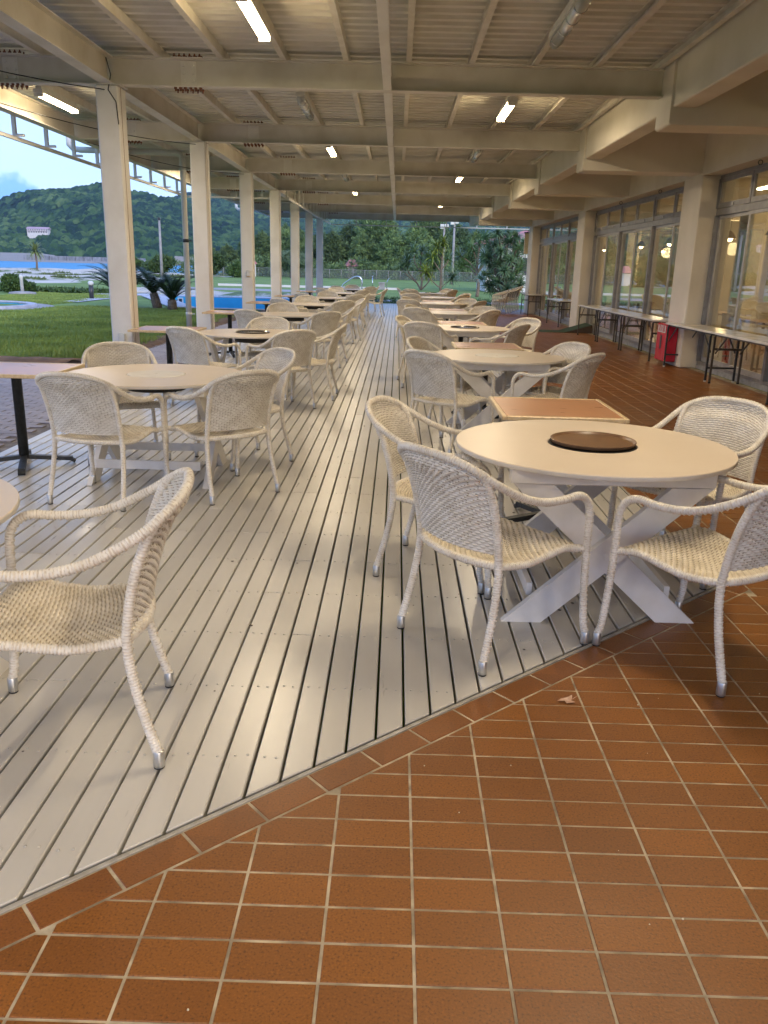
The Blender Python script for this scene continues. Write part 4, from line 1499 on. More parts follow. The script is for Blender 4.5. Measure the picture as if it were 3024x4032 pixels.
def cap_mesh(x, y, r=0.0175):
    m = MB(); m.lathe([(r * .92, 0.006), (r, 0.010), (r, 0.058), (r * .9, 0.061)], 14, (x, y, 0)); me = m.mesh('foot_cap', 'alu_cap')
    m = MB(); m.lathe([(r * .80, 0.0), (r * .92, 0.002), (r * .92, 0.0058)], 14, (x, y, 0)); me2 = m.mesh('foot_pad', 'rubber')
    return me, me2


CAPS_F = [cap_mesh(s_ * 0.2915, 0.553 + SH) for s_ in (-1, 1)]
CAPS_R = [cap_mesh(s_ * 0.2565, 0.010 + SH) for s_ in (-1, 1)]

GROUP_CH = 'white wicker armchairs on the veranda'
proto = thing('wicker_armchair', 'x', 'armchair', (0, 0, 0), 0, GROUP_CH)
link('arm_rail', ARM, proto)
link('backrest', BACK, proto)
st_ = link('seat', SEAT, proto)
for me in (RIMF, RIMR, *RIMS, *CONN):
    link(me.name.split('.')[0], me, st_)
for k in range(2):
    for (legs, caps) in ((FL_, CAPS_F), (RL_, CAPS_R)):
        lg = link('leg', legs[k], proto)
        link('foot_cap', caps[k][0], lg); link('foot_pad', caps[k][1], lg)
first_chair = [True]


def chair(label, mx=None, my=None, fx=0, fy=1, top=None, z=0.0, group=GROUP_CH):
    """mx,my = midpoint between the rear feet; f = facing"""
    l = math.hypot(fx, fy); fx, fy = fx / l, fy / l
    if top is not None:
        mx, my = top[0] + 0.10 * fx, top[1] + 0.10 * fy
    o = proto if first_chair[0] else copy_tree(proto)
    first_chair[0] = False
    o.location = (mx + fx * 0.27, my + fy * 0.27, z)
    o.rotation_euler = (0, 0, math.atan2(-fx, fy))
    o['label'] = label; o['group'] = group
    return o


ORD = ['', 'first', 'second', 'third', 'fourth', 'fifth', 'sixth', 'seventh']
# right row
chair('white wicker armchair back towards us at the front of the brown tray table', .2025, 3.035, .797, .605)
chair('wicker armchair facing right at the left of the brown tray table', 0.0, 4.105, .955, -.297)
chair('white wicker armchair cut by the right edge, in front of the brown tray table', 1.44, 2.88, -.62, .78)
chair('white wicker armchair behind the brown tray table at the right edge', top=(1.84, 4.46), fx=-.74, fy=-.67)
RC = {2: [('A', .21, 6.75, .68, .73), ('B', .16, 8.05, .92, -.38), ('C', 1.66, 6.85, -.78, .62), ('D', 1.72, 7.90, -.86, -.5)],
      3: [('A', .30, 10.45, .38, .92), ('B', .03, 11.7, .93, -.35), ('C', 1.60, 10.45, -.82, .57), ('D', 1.90, 11.95, -.75, -.66)],
      4: [('A', .31, 14.35, .4, .9), ('B', .22, 15.45, .85, -.5), ('C', 1.64, 14.15, -.72, .7), ('D', 1.64, 15.6, -.5, -.86)],
      5: [('A', .22, 18.2, .3, .95), ('B', .18, 19.7, .85, -.5), ('C', 1.86, 18.3, -.8, .6), ('D', 1.66, 19.8, -.45, -.9)],
      6: [('A', .34, 22.6, .3, .95), ('B', .15, 23.9, .85, -.5), ('C', 1.85, 22.8, -.75, .66), ('D', 1.98, 23.9, -.8, -.5)],
      7: [('A', .40, 27.3, .2, .98), ('B', .0, 28.3, .95, .1), ('C', 1.86, 27.6, -.75, .66), ('D', 1.74, 28.8, -.55, -.83)]}
SIDE = {'A': 'back towards us at the near left', 'B': 'facing right at the far left', 'C': 'turned away at the near right', 'D': 'facing us at the far right'}
for k, l in RC.items():
    for (t, x, y, fx, fy) in l:
        chair('wicker armchair %s of the right row\'s %s round table' % (SIDE[t], ORD[k]), top=(x, y), fx=fx, fy=fy)
# left row
chair('wicker armchair in the left foreground facing left, arms spread', -.73, 2.43, -.98, -.2)
LC = {1: [('A', None, -1.91, 4.895, .22, .975), ('B', None, -.955, 5.21, -.696, .718), ('C', None, -.955, 6.53, -.77, -.64), ('D', 't', -2.27, 6.75, .38, -.92)],
      2: [('A', 't', -2.24, 8.6, .5, .87), ('B', None, -1.06, 8.68, -.6, .8), ('C', None, -.69, 9.69, -1, .02), ('D', 't', -1.60, 10.72, -.1, -1)],
      3: [('A', 't', -2.21, 12.3, .42, .9), ('B', None, -1.04, 12.48, -.6, .8), ('C', None, -.80, 13.7, -.97, -.1), ('D', 't', -2.0, 14.8, .12, -1)],
      4: [('A', 't', -2.36, 16.7, .5, .85), ('B', None, -1.06, 16.7, -.6, .8), ('C', None, -.80, 17.9, -.95, -.25), ('D', 't', -2.0, 18.8, .1, -1)],
      5: [('A', 't', -2.32, 20.4, .5, .85), ('B', None, -1.0, 20.3, -.6, .8), ('C', None, -.8, 21.8, -1, 0), ('D', 't', -1.85, 22.7, .05, -1)],
      6: [('A', 't', -2.2, 24.7, .5, .85), ('B', None, -1.0, 24.9, -.6, .8), ('C', None, -.42, 26.65, -.95, .12), ('D', 't', -1.95, 26.9, .05, -1)],
      7: [('A', 't', -2.12, 29.1, .5, .85), ('B', None, -.95, 29.3, -.6, .8), ('C', None, -.75, 30.4, -1, 0), ('D', 't', -1.66, 31.4, .0, -1)]}
SIDE2 = {'A': 'back towards us at the near left', 'B': 'back towards us at the near right', 'C': 'facing left at the right side', 'D': 'facing us behind the far side'}
for k, l in LC.items():
    for (t, md, x, y, fx, fy) in l:
        lb = 'wicker armchair %s of the left row\'s %s round table' % (SIDE2[t], ORD[k])
        if md:
            chair(lb, top=(x, y), fx=fx, fy=fy)
        else:
            chair(lb, x, y, fx, fy)
STK = ['lowest', 'second', 'third', 'fourth', 'fifth', 'topmost']
for k in range(6):
    chair('%s wicker armchair of the leaning stack near the far corner' % STK[k], 3.98 + 0.085 * k, 30.6, -1.0, 0.04, z=0.026 * k, group='stacked wicker armchairs')


# ------------------------------------------------------------------ round tables
def round_table(x, y, rz, label, kind, first=[None]):
    t = thing('round_table', label, 'table', (x, y, 0), rz, 'round white tables')
    r = 0.635
    if first[0] is None:
        d = {}
        m = MB(); m.lathe([(0.20, 0.6985), (r - 0.004, 0.6985), (r, 0.7015), (r, 0.716)], 96, close=False)
        d['rim'] = m.mesh('table_edge', 'table_rim')
        m = MB(); m.lathe([(r, 0.7161), (r - 0.003, 0.7195), (0.206, 0.7195), (0.2045, 0.712)], 96, close=False, smooth=False)
        d['top'] = m.mesh('table_top', 'table_paint')
        m = MB(); m.lathe([(0.2015, 0.700), (0.2015, 0.7195), (0.196, 0.7225), (0.012, 0.7225), (0.011, 0.720)], 64, smooth=False)
        d['lid'] = m.mesh('centre_lid', 'table_rim')
        legs = []
        for sy in (-1, 1):
            for s_ in (-1, 1):
                yy = sy * 0.40 + (0.0185 if s_ > 0 else -0.0185) * 1.0
                # board from foot (s*0.36,0) to top (-s*0.33,0.625)
                p, q = Vector((s_ * 0.345, yy, 0.0)), Vector((-s_ * 0.335, yy, 0.628))
                dvec = (q - p).normalized(); wv = 0.118 / 2
                # horizontal cuts at floor and top
                hx = wv / abs(dvec.z)
                m = MB()
                vs = []
                for yo in (-0.018, 0.018):
                    vs += [(p.x - hx, yy + yo, 0), (p.x + hx, yy + yo, 0), (q.x + hx, yy + yo, 0.628), (q.x - hx, yy + yo, 0.628)]
                m.add(vs, [(0, 1, 2, 3), (7, 6, 5, 4), (0, 4, 5, 1), (1, 5, 6, 2), (2, 6, 7, 3), (3, 7, 4, 0)])
                legs.append(m.mesh('leg', 'trestle_paint'))
        d['legs'] = legs
        d['bat'] = []
        for sy in (-1, 1):
            m = MB(); m.cbox(-0.43, 0.43, sy * 0.40 - 0.036, sy * 0.40 + 0.036, 0.629, 0.6975, 0.003); d['bat'].append(m.mesh('apron', 'trestle_paint'))
        d['rail'] = []
        for sx in (-1, 1):
            m = MB(); m.box(sx * 0.305 - 0.012, sx * 0.305 + 0.012, -0.362, 0.362, 0.098, 0.158); d['rail'].append(m.mesh('stretcher', 'trestle_paint'))
        bl = []
        for sy in (-1, 1):
            m = MB()
            m.add([(0.012 * math.cos(a), sy * 0.4385 , 0.316 + 0.012 * math.sin(a)) for a in [i * math.pi / 5 for i in range(10)]] + [(0.014 * math.cos(a), sy * 0.4365, 0.316 + 0.014 * math.sin(a)) for a in [i * math.pi / 5 for i in range(10)]],
                  [tuple(range(10))] + [(i, i + 10, (i + 1) % 10 + 10, (i + 1) % 10) for i in range(10)])
            bl.append(m.mesh('bolt', 'trestle_paint'))
        d['bolt'] = bl
        m = MB()
        m.lathe([(0.05, 0.60), (0.142, 0.60), (0.147, 0.607), (0.147, 0.694), (0.135, 0.697)], 40)
        d['burner'] = m.mesh('burner', 'steel_brushed')
        m = MB()
        for i in range(16):
            a0 = 2 * math.pi * i / 16
            for z in (0.622, 0.642):
                p = [(0.1482 * math.cos(a0 + t), 0.1482 * math.sin(a0 + t)) for t in (0, 0.10, 0.20)]
                m.add([(px, py, z) for px, py in p] + [(px, py, z + 0.009) for px, py in p], [(0, 1, 4, 3), (1, 2, 5, 4)])
        d['slots'] = m.mesh('vent_slots', 'black_plastic')
        m = MB(); m.lathe([(0.10, 0.615), (0.205, 0.615), (0.21, 0.62), (0.21, 0.694), (0.20, 0.697)], 32)
        d['pan'] = m.mesh('burner', 'black_plastic')
        first[0] = d
    d = first[0]
    tp = link('table_top', d['top'], t)
    link('table_edge', d['rim'], tp)
    if kind != 'tray':
        link('centre_lid', d['lid'], tp)
    for me in d['legs']:
        link('leg', me, t)
    for me in d['bat']:
        link('apron', me, t)
    for me in d['rail']:
        link('stretcher', me, t)
    for me in d['bolt']:
        link('bolt', me, t)
    if rz == 0:
        if kind != 'tray' or y > 5:
            bb = link('burner', d['burner'], t); link('vent_slots', d['slots'], bb)
    else:
        link('burner', d['pan'], t)
    return t


def tray(x, y, mat, label, r=0.199):
    m = MB()
    m.lathe([(r * .90, -0.006), (r * .975, -0.004), (r, 0.008), (r, 0.0105), (r * .985, 0.0115), (r * .965, 0.009), (r * .925, 0.0005), (0.01, 0.0)], 72, smooth=False)
    o = m.build('serving_tray', mat, None, (x, y, 0.722))
    tag(o, label, 'tray', 'round trays on the tables')


RT = [(0.93, 3.78), (0.95, 7.82), (0.95, 11.6), (0.99, 15.72), (1.02, 19.9), (1.08, 24.0), (1.12, 28.2)]
RL = ['round cream table with the brown tray on crossed white legs, right foreground', 'second round table of the right row, plain lid and steel burner beneath', 'third round table of the right row with a shiny dark tray',
      'fourth round table of the right row with a plain lid', 'fifth round table of the right row', 'sixth round table of the right row', 'farthest round table of the right row with a dark tray']
for i, (x, y) in enumerate(RT):
    round_table(x, y, 0, RL[i], 'tray' if i in (0, 2, 6) else 'lid')
tray(0.945, 3.83, 'tray_brown', 'brown round serving tray sunk in the middle of the foreground table')
tray(0.95, 11.6, 'tray_chrome', 'shiny dark round tray on the right row\'s third table')
tray(1.12, 28.2, 'tray_chrome', 'dark round tray on the farthest table of the right row')
LT = [(-1.83, 2.38), (-1.70, 5.86), (-1.68, 9.8), (-1.73, 13.85), (-1.75, 17.8), (-1.80, 21.7), (-1.75, 25.9), (-1.60, 30.4)]
LL = ['round table cut off at the left frame edge in the foreground', 'glossy white round table in the middle distance on the left, ringed by four chairs', 'second full round table of the left row with a shiny tray',
      'third full round table of the left row, white lid', 'fourth full round table of the left row', 'fifth full round table of the left row', 'sixth full round table of the left row', 'farthest round table of the left row']
for i, (x, y) in enumerate(LT):
    round_table(x, y, R(90), LL[i], 'tray' if i == 2 else 'lid')
tray(-1.68, 9.8, 'tray_chrome', 'shiny dark round tray on the left row\'s second full table')
# hole under the sunk trays is closed by a dark pan
for (x, y) in ((0.93, 3.78), (0.95, 11.6), (1.12, 28.2), (-1.68, 9.8)):
    m = MB(); m.lathe([(0.02, 0.680), (0.203, 0.680), (0.203, 0.7125)], 40, smooth=False)
    o = m.build('fire_pan', 'black_plastic', None, (x, y, 0))
    tag(o, 'dark round pan set in the table %s' % {0.93: 'under the brown tray', 0.95: 'under the right row\'s third table tray', 1.12: 'under the farthest right table tray', -1.68: 'under the left row\'s tray'}[x], 'fire pan', 'fire pans in the tables')


# ------------------------------------------------------------------ rectangular laminate tables
def rect_table(x, y, w, l, label, first={}):
    t = thing('laminate_table', label, 'side table', (x, y, 0), 0, 'small square tables with brown laminate tops')
    key = (w, l)
    if key not in first:
        m = MB(); a, b_ = w / 2 - 0.028, l / 2 - 0.028
        m.prism([(-a, -b_), (a, -b_), (a, b_), (-a, b_)], 0.70, 0.7205)
        m1 = m.mesh('table_top', 'laminate')
        edges = []
        for (x0, x1, y0, y1) in ((-w / 2, -a - 0.0004, -l / 2, l / 2), (a + 0.0004, w / 2, -l / 2, l / 2), (-a, a, -l / 2, -b_ - 0.0004), (-a, a, b_ + 0.0004, l / 2)):
            q = MB(); q.cbox(x0, x1, y0, y1, 0.696, 0.7225, 0.0045); edges.append(q.mesh('wood_edge', 'pale_wood'))
        m = MB(); m.lathe([(0.036, 0.07), (0.036, 0.665), (0.08, 0.672), (0.085, 0.695)], 16); m2 = m.mesh('pedestal', 'cast_iron')
        feet = []
        for ang in (20, 110, 200, 290):
            q = MB(); c, s_ = math.cos(R(ang)), math.sin(R(ang))
            q.bar((0.02 * c, 0.02 * s_, 0.065), (0.34 * c, 0.34 * s_, 0.035), 0.045, 0.03)
            q.bar((0.325 * c, 0.325 * s_, 0.034), (0.355 * c, 0.355 * s_, 0.012), 0.05, 0.022)
            feet.append(q.mesh('foot', 'cast_iron'))
        first[key] = (m1, edges, m2, feet)
    m1, edges, m2, feet = first[key]
    tp = link('table_top', m1, t)
    for e in edges:
        link('wood_edge', e, tp)
    p = link('pedestal', m2, t)
    for f_ in feet:
        link('foot', f_, p)
    return t


rect_table(0.945, 4.83, 0.70, 0.72, 'small brown laminate table just behind the foreground round table')
rect_table(0.96, 8.84, 0.70, 0.72, 'brown laminate table behind the right row\'s second round table')
rect_table(0.98, 12.64, 0.70, 0.72, 'brown laminate table behind the right row\'s third round table')
rect_table(1.00, 16.75, 0.72, 0.72, 'brown laminate table behind the right row\'s fourth round table')
rect_table(1.00, 21.0, 0.72, 0.72, 'brown laminate table behind the right row\'s fifth round table')
rect_table(-2.76, 5.97, 0.76, 0.72, 'laminate table with black cross foot at the left edge')
rect_table(-2.74, 10.05, 0.76, 0.74, 'laminate table beside the first column')
rect_table(-2.78, 14.0, 0.76, 0.74, 'laminate table beside the second column')
rect_table(-2.78, 18.0, 0.76, 0.74, 'laminate table of the left row beside the third column')
rect_table(-2.80, 22.3, 0.76, 0.74, 'laminate table of the left row beside the fourth column')
rect_table(-2.75, 26.7, 0.76, 0.74, 'laminate table of the left row beside the fifth column')
rect_table(-2.7, 31.2, 0.76, 0.74, 'farthest laminate table of the left row')

# small litter on the floor
m = MB()
vs = [(0, 0, 0.002)]
for i in range(11):
    a = 2 * math.pi * i / 11
    r_ = 0.022 * (1 + 0.35 * math.sin(3 * a)) * (1.2 if i % 2 else 0.8)
    vs.append((r_ * 1.25 * math.cos(a), r_ * math.sin(a), 0.003 + 0.005 * rng.random()))
m.add(vs, [(0, i + 1, (i + 1) % 11 + 1) for i in range(11)])
m.tube([(0.025, 0, 0.003), (0.05, 0.008, 0.004)], 0.0012, 5)
tag(m.build('fallen_leaf', 'leaf_dry', None, (0.655, 2.655, 0.001), (0, 0, 0.5)), 'crumpled pale dry leaf lying on the clay tiles', 'leaf')
m = MB()
for (dx, dy) in ((0, 0), (0.02, 0.012), (-0.012, 0.018), (0.03, -0.006)):
    m.lathe([(0.011, 0.001), (0.007, 0.008)], 6, (dx, dy, 0.001))
tag(m.build('fallen_petals', 'petal_red', None, (1.49, 3.99, 0.0)), 'dark red petals at the corner of the deck', 'petals')
m = MB()
for i in range(26):
    x = rng.uniform(-0.8, 1.8); y = rng.uniform(1.15, 3.0)
    if y > edge_y(x, 0.15):
        continue
    s_ = rng.uniform(0.0012, 0.0035)
    m.lathe([(s_, 0.0), (s_ * .6, s_)], 5, (x, y, 0.0))
tag(m.build('crumbs', 'crumb', None), 'tiny pale crumbs scattered over the clay tiles', 'crumbs')['kind'] = 'stuff'


# ------------------------------------------------------------------ foliage helpers
def leaf_cloud(lobes, n, size, seed, mat, name='crown', drape=0.0, thin=0.25, up=0.25):
    """many small leaf triangles spread near the surfaces of the lobes"""
    g_ = np.random.default_rng(seed)
    lobes = np.array(lobes, float)
    vol = (lobes[:, 3] * lobes[:, 4] * lobes[:, 5]) ** (2 / 3)
    idx = g_.choice(len(lobes), n, p=vol / vol.sum())
    d = g_.normal(size=(n, 3)); d /= np.linalg.norm(d, axis=1)[:, None]
    rad = 1 - np.abs(g_.normal(0, 0.22, n)); rad = np.clip(rad * g_.uniform(0.8, 1.12, n), 0.1, 1.3)
    c = lobes[idx, :3] + d * lobes[idx, 3:6] * rad[:, None]
    dirv = d * 0.6 + g_.normal(0, 0.6, (n, 3)); dirv[:, 2] += up - drape
    dirv /= np.linalg.norm(dirv, axis=1)[:, None]
    side = np.cross(dirv, g_.normal(size=(n, 3))); side /= np.linalg.norm(side, axis=1)[:, None]
    s_ = size * g_.uniform(0.5, 1.4, n)
    a = c - side * (s_ * thin)[:, None]
    b_ = c + side * (s_ * thin)[:, None]
    t = c + dirv * s_[:, None]
    V = np.stack([a, b_, t], 1).reshape(-1, 3)
    F = np.arange(3 * n).reshape(-1, 3)
    return np_mesh(name, V, F, mat, smooth=False)


def blade_rosette(name, n, length, width, droop, seed, mat, el0=-10, el1=80, seg=5):
    g_ = random.Random(seed)
    m = MB(); m.smooth = True
    for i in range(n):
        az_ = 2 * math.pi * (i * 0.618) + g_.uniform(-.2, .2)
        e = R(el0 + (el1 - el0) * ((i + .5) / n) ** 0.9 + g_.uniform(-8, 8))
        Ln = length * g_.uniform(0.75, 1.1)
        vs = []
        px, pz = 0.0, 0.0
        for k in range(seg + 1):
            t = k / seg
            w = width * (1 - t ** 1.7) * 0.5 + 0.001
            vs.append((px, -w, pz, t)); vs.append((px, w, pz + w * 0.15, t))
            ee = e - R(droop) * t * t
            px += Ln / seg * math.cos(ee); pz += Ln / seg * math.sin(ee)
        ca, sa = math.cos(az_), math.sin(az_)
        V = [(x * ca - y * sa, x * sa + y * ca, z) for x, y, z, t in vs]
        m.add(V, [(2 * k, 2 * k + 1, 2 * k + 3, 2 * k + 2) for k in range(seg)])
    return m.mesh(name, mat)


# ------------------------------------------------------------------ lawn grass blades
def grass_field(n, x0, x1, y0, y1, seed, hmin=0.015, hmax=0.05):
    g_ = np.random.default_rng(seed)
    x = g_.uniform(x0, x1, n); y = y0 + (y1 - y0) * g_.random(n) ** 1.5
    ok = (x > -0.52 * y) & ~((x > POOL[0] - 0.6) & (x < POOL[1] + 0.5) & (y > POOL[2] - 0.5) & (y < POOL[3] + .5)) & ~((np.hypot(x + 14.6, y - 27.2) < 3.3))
    ok &= ~((y > 24) & (x > -4.6)) 
    x, y = x[ok], y[ok]; n = len(x)
    h = g_.uniform(hmin, hmax, n) * (1 + 0.6 * np.sin(x * 2.1 + y * .7) * np.sin(y * 1.7))
    a = g_.uniform(0, 2 * np.pi, n); w = 0.006 + 0.0006 * y
    z = np.full(n, -0.045)
    lean = g_.normal(0, 0.35, (n, 2)) * h[:, None]
    A = np.stack([x - np.cos(a) * w, y - np.sin(a) * w, z], 1); B = np.stack([x + np.cos(a) * w, y + np.sin(a) * w, z], 1)
    T = np.stack([x + lean[:, 0], y + lean[:, 1], z + h + 0.01], 1)
    V = np.stack([A, B, T], 1).reshape(-1, 3)
    return np_mesh('grass', V, np.arange(3 * n).reshape(-1, 3), 'grass_blade', smooth=False)


tag(link('grass', grass_field(210000, -17, -4.75, 12.75, 40, 5), kind='stuff'), 'short green turf left of the columns', 'grass')
tag(link('grass_verge', grass_field(9000, -5.4, -4.62, 12.8, 24, 6, 0.05, 0.13), kind='stuff'), 'ragged taller grass along the edge of the path', 'grass')
# clipped low hedge/grass bank at the far end of the deck
tag(link('grass_bank', leaf_cloud([(x, 37.45, 0.02, 0.5, 0.45, 0.26) for x in np.arange(-2.6, 4.6, 0.45)], 9000, 0.09, 9, 'leaf_bush', 'grass_bank', thin=0.12, up=0.8), kind='stuff'),
    'thick green ground cover along the far end of the deck', 'ground cover')

# ------------------------------------------------------------------ pools
pool = thing('swimming_pool', 'bright blue swimming pool behind the cycads and columns', 'swimming pool')
x0, x1, y0, y1 = POOL
PQ = [(-7.0, 29.3), (-3.9, 29.3), (-3.9, 38.6), (-10.6, 38.6)]
m = MB()
m.add([(x, y, -1.3) for x, y in PQ] + [(x, y, 0.0) for x, y in PQ], [(0, 1, 2, 3), (0, 4, 5, 1), (1, 5, 6, 2), (2, 6, 7, 3), (3, 7, 4, 0)])
m.build('basin', 'pool_blue', pool)
m = MB(); m.add([(x, y, -0.85) for x, y in PQ], [(0, 1, 2, 3)]); m.build('water', 'pool_water', pool)
m = MB()
m.box(-11.2, -3.5, 38.604, 39.1, -0.02, 0.03); m.box(-3.896, -3.5, 29.3, 38.6, -0.02, 0.03); m.box(-7.3, -3.5, 29.0, 29.296, -0.02, 0.01)
m.prism([(-7.9, 29.3), (-7.004, 29.3), (-10.604, 38.6), (-11.7, 38.6)], -0.02, 0.01)
m.build('coping', 'coping', pool)
for (px) in (-6.9, -9.9):
    m = MB(); m.box(px - .13, px + .13, y1 - 0.012, y1 - 0.002, -0.30, -0.05); sk = m.build('skimmer', 'fixture_white', pool)
    m = MB(); m.box(px - .07, px + .07, y1 - 0.016, y1 - 0.0125, -0.24, -0.10); m.build('opening', 'dark_opening', sk)
    m = MB(); m.lathe([(0.03, 0), (0.03, 0.01)], 10); m.build('inlet', 'dark_opening', pool, (px, y1 - 0.003, -0.62), (R(90), 0, 0))
sp_ = thing('round_pool', 'small round blue pool with a white rim at the left edge', 'pool', (-14.6, 27.2, 0))
m = MB(); m.lathe([(2.45, -0.5), (2.45, 0.02)][::-1], 48, close=False); m.lathe([(0.01, -0.30), (2.44, -0.30)], 48, close=False); m.build('basin', 'pool_blue', sp_)
m = MB(); m.lathe([(2.45, -0.02), (2.45, 0.05), (2.72, 0.05), (2.74, -0.04)], 48, close=False); m.build('rim', 'coping', sp_)
m = MB(); m.lathe([(2.75, -0.03), (3.25, -0.03), (3.27, -0.045)], 48, close=False); m.build('apron', 'concrete', sp_)

# grey paving left of the pool
m = MB(); m.add([(-12.6, 31.5, -0.02), (-11.95, 31.5, -0.02), (-11.95, 41, -0.02), (-13.2, 41, -0.02)], [(0, 1, 2, 3)]); 
m.box(-14, 6, 39.1, 41.0, -0.04, 0.0)
struct(m.build('pool_path', 'coping'))
# pale service track and kerb further out
m = MB()
m.add([(-15, 52, -0.035), (-3.5, 50, -0.035), (-3.5, 55, -0.035), (-17, 56, -0.035)], [(0, 1, 2, 3)])
struct(m.build('path', 'concrete'))
m = MB(); m.box(-13, 0, 61.5, 61.9, -0.045, 0.10); struct(m.build('kerb', 'white_wall'))
m = MB(); m.lathe([(0.3, 0.1), (1.4, 0.02), (2.2, -0.05)], 24, (-11, 46, 0)); 
for (x, y, r_) in ((-7.5, 43, 1.6), (-10.4, 44, 1.9), (-5.6, 42.3, 1.1), (-13.5, 45.5, 1.5)):
    m.lathe([(r_ * 1.6, -0.05), (r_, 0.02), (r_ * .35, 0.15), (0.02, 0.18)], 16, (x, y, 0))
o = m.build('sand_heap', 'dune'); o['kind'] = 'structure'

# ------------------------------------------------------------------ cycads
fr_m = []
for sd in range(3):
    g_ = random.Random(40 + sd)
    m = MB()
    Ln = 1.32
    pts = []
    px, pz = 0, 0
    e0 = R(60)
    N_ = 14
    for k in range(N_ + 1):
        t = k / N_
        pts.append(Vector((px, 0, pz)))
        ee = e0 - R(80) * t ** 1.4
        px += Ln / N_ * math.cos(ee); pz += Ln / N_ * math.sin(ee)
    m.tube(pts, [0.011 * (1 - k / N_) + 0.002 for k in range(N_ + 1)], 4)
    for k in range(2, 84):
        t = k / 84
        f_ = t * N_; i0 = min(int(f_), N_ - 1)
        p = pts[i0].lerp(pts[i0 + 1], f_ - i0)
        dr_ = (pts[i0 + 1] - pts[i0]).normalized()
        ll = 0.19 * math.sin(math.pi * min(1, t * 1.1 + 0.08)) ** 0.5 + 0.02
        for sd_ in (-1, 1):
            tip = p + Vector((dr_.x * 0.55, sd_ * 0.85, dr_.z * 0.55 + 0.12)) * ll
            m.add([p - dr_ * 0.007, p + dr_ * 0.007, tip], [(0, 1, 2)])
    fr_m.append(m.mesh('frond', 'leaf_cycad'))


def cycad(x, y, th, lean, n, label, seed, sc=1.0):
    g_ = random.Random(seed)
    t = thing('cycad', label, 'cycad', (x, y, -0.045), 0, 'cycads by the pool')
    m = MB()
    m.tube([(0, 0, 0), (lean * .5, 0, th * .5), (lean, 0, th)], [0.16, 0.15, 0.13], 10)
    for k in range(60):
        a = g_.uniform(0, 6.28); z = g_.uniform(0.02, th)
        c = Vector((lean * z / th + .14 * math.cos(a), .14 * math.sin(a), z))
        m.add([c, c + Vector((math.cos(a) * .05, math.sin(a) * .05, .05)), c + Vector((-math.sin(a) * .04, math.cos(a) * .04, .02))], [(0, 1, 2)])
    m.build('trunk', 'bark', t)
    for i in range(n):
        a = i * 2.399 + g_.uniform(-.2, .2)
        tilt = g_.uniform(-38, 38) * (1 if i % 3 else .3) - 4
        s_ = sc * g_.uniform(0.8, 1.15)
        o = link('frond', fr_m[i % 3], t, (lean + .05 * math.cos(a), .05 * math.sin(a), th), (0, R(tilt * 0.55 + 4), a))
        o.scale = (s_, s_, s_)


cycad(-7.45, 29.05 - 1.1, 0.35, 0.0, 30, 'dark green cycad right of the tall first column, low trunk', 3, 0.95)
cycad(-8.15, 30.0 - 1.3, 0.52, -0.12, 34, 'leaning dark cycad between the first column and the drainpipe', 4, 1.0)
cycad(-9.5, 29.0, 0.42, 0.0, 44, 'wide dark cycad partly hidden behind the first column', 5, 1.22)

# ------------------------------------------------------------------ pandanus / dracaena
ROS = [blade_rosette('leaf_rosette', 46, 0.85, 0.085, 95, 60 + i, 'leaf_screw') for i in range(3)]
ROSY = [blade_rosette('leaf_rosette', 40, 0.9, 0.09, 110, 70 + i, 'leaf_yellow', -30) for i in range(2)]
ROSP = blade_rosette('leaf_rosette', 60, 1.25, 0.15, 100, 75, 'leaf_palm', -35)


def branch_tree(name, label, cat, x, y, z0, branches, ros, scale=1.0, group=None, trunk='bark'):
    """branches: list of polylines; rosette at every end"""
    t = thing(name, label, cat, (x, y, z0), 0, group)
    m = MB()
    for pts, r0 in branches:
        n = len(pts)
        cc = catmull(pts, 5)
        m.tube(cc, [r0 * (1 - 0.45 * i / (len(cc) - 1)) for i in range(len(cc))], 7)
    m.build('trunk', trunk, t)
    g_ = random.Random(int(abs(x) * 100))
    for i, (pts, r0) in enumerate(branches):
        e = Vector(pts[-1]) - Vector(pts[-2]); e.normalize()
        q = Vector((0, 0, 1)).rotation_difference((e + Vector((0, 0, .6))).normalized()).to_euler()
        o = link('leaf_rosette', ros[i % len(ros)], t, pts[-1], (q.x, q.y, q.z + g_.uniform(0, 6)))
        s_ = scale * g_.uniform(0.85, 1.15); o.scale = (s_, s_, s_)
        if g_.random() < 0.6 and len(pts) > 2:
            o = link('leaf_rosette', ros[(i + 1) % len(ros)], t, tuple(Vector(pts[-1]).lerp(Vector(pts[-2]), 0.45)), (q.x, q.y, g_.uniform(0, 6)))
            o.scale = (s_ * .8,) * 3
    return t


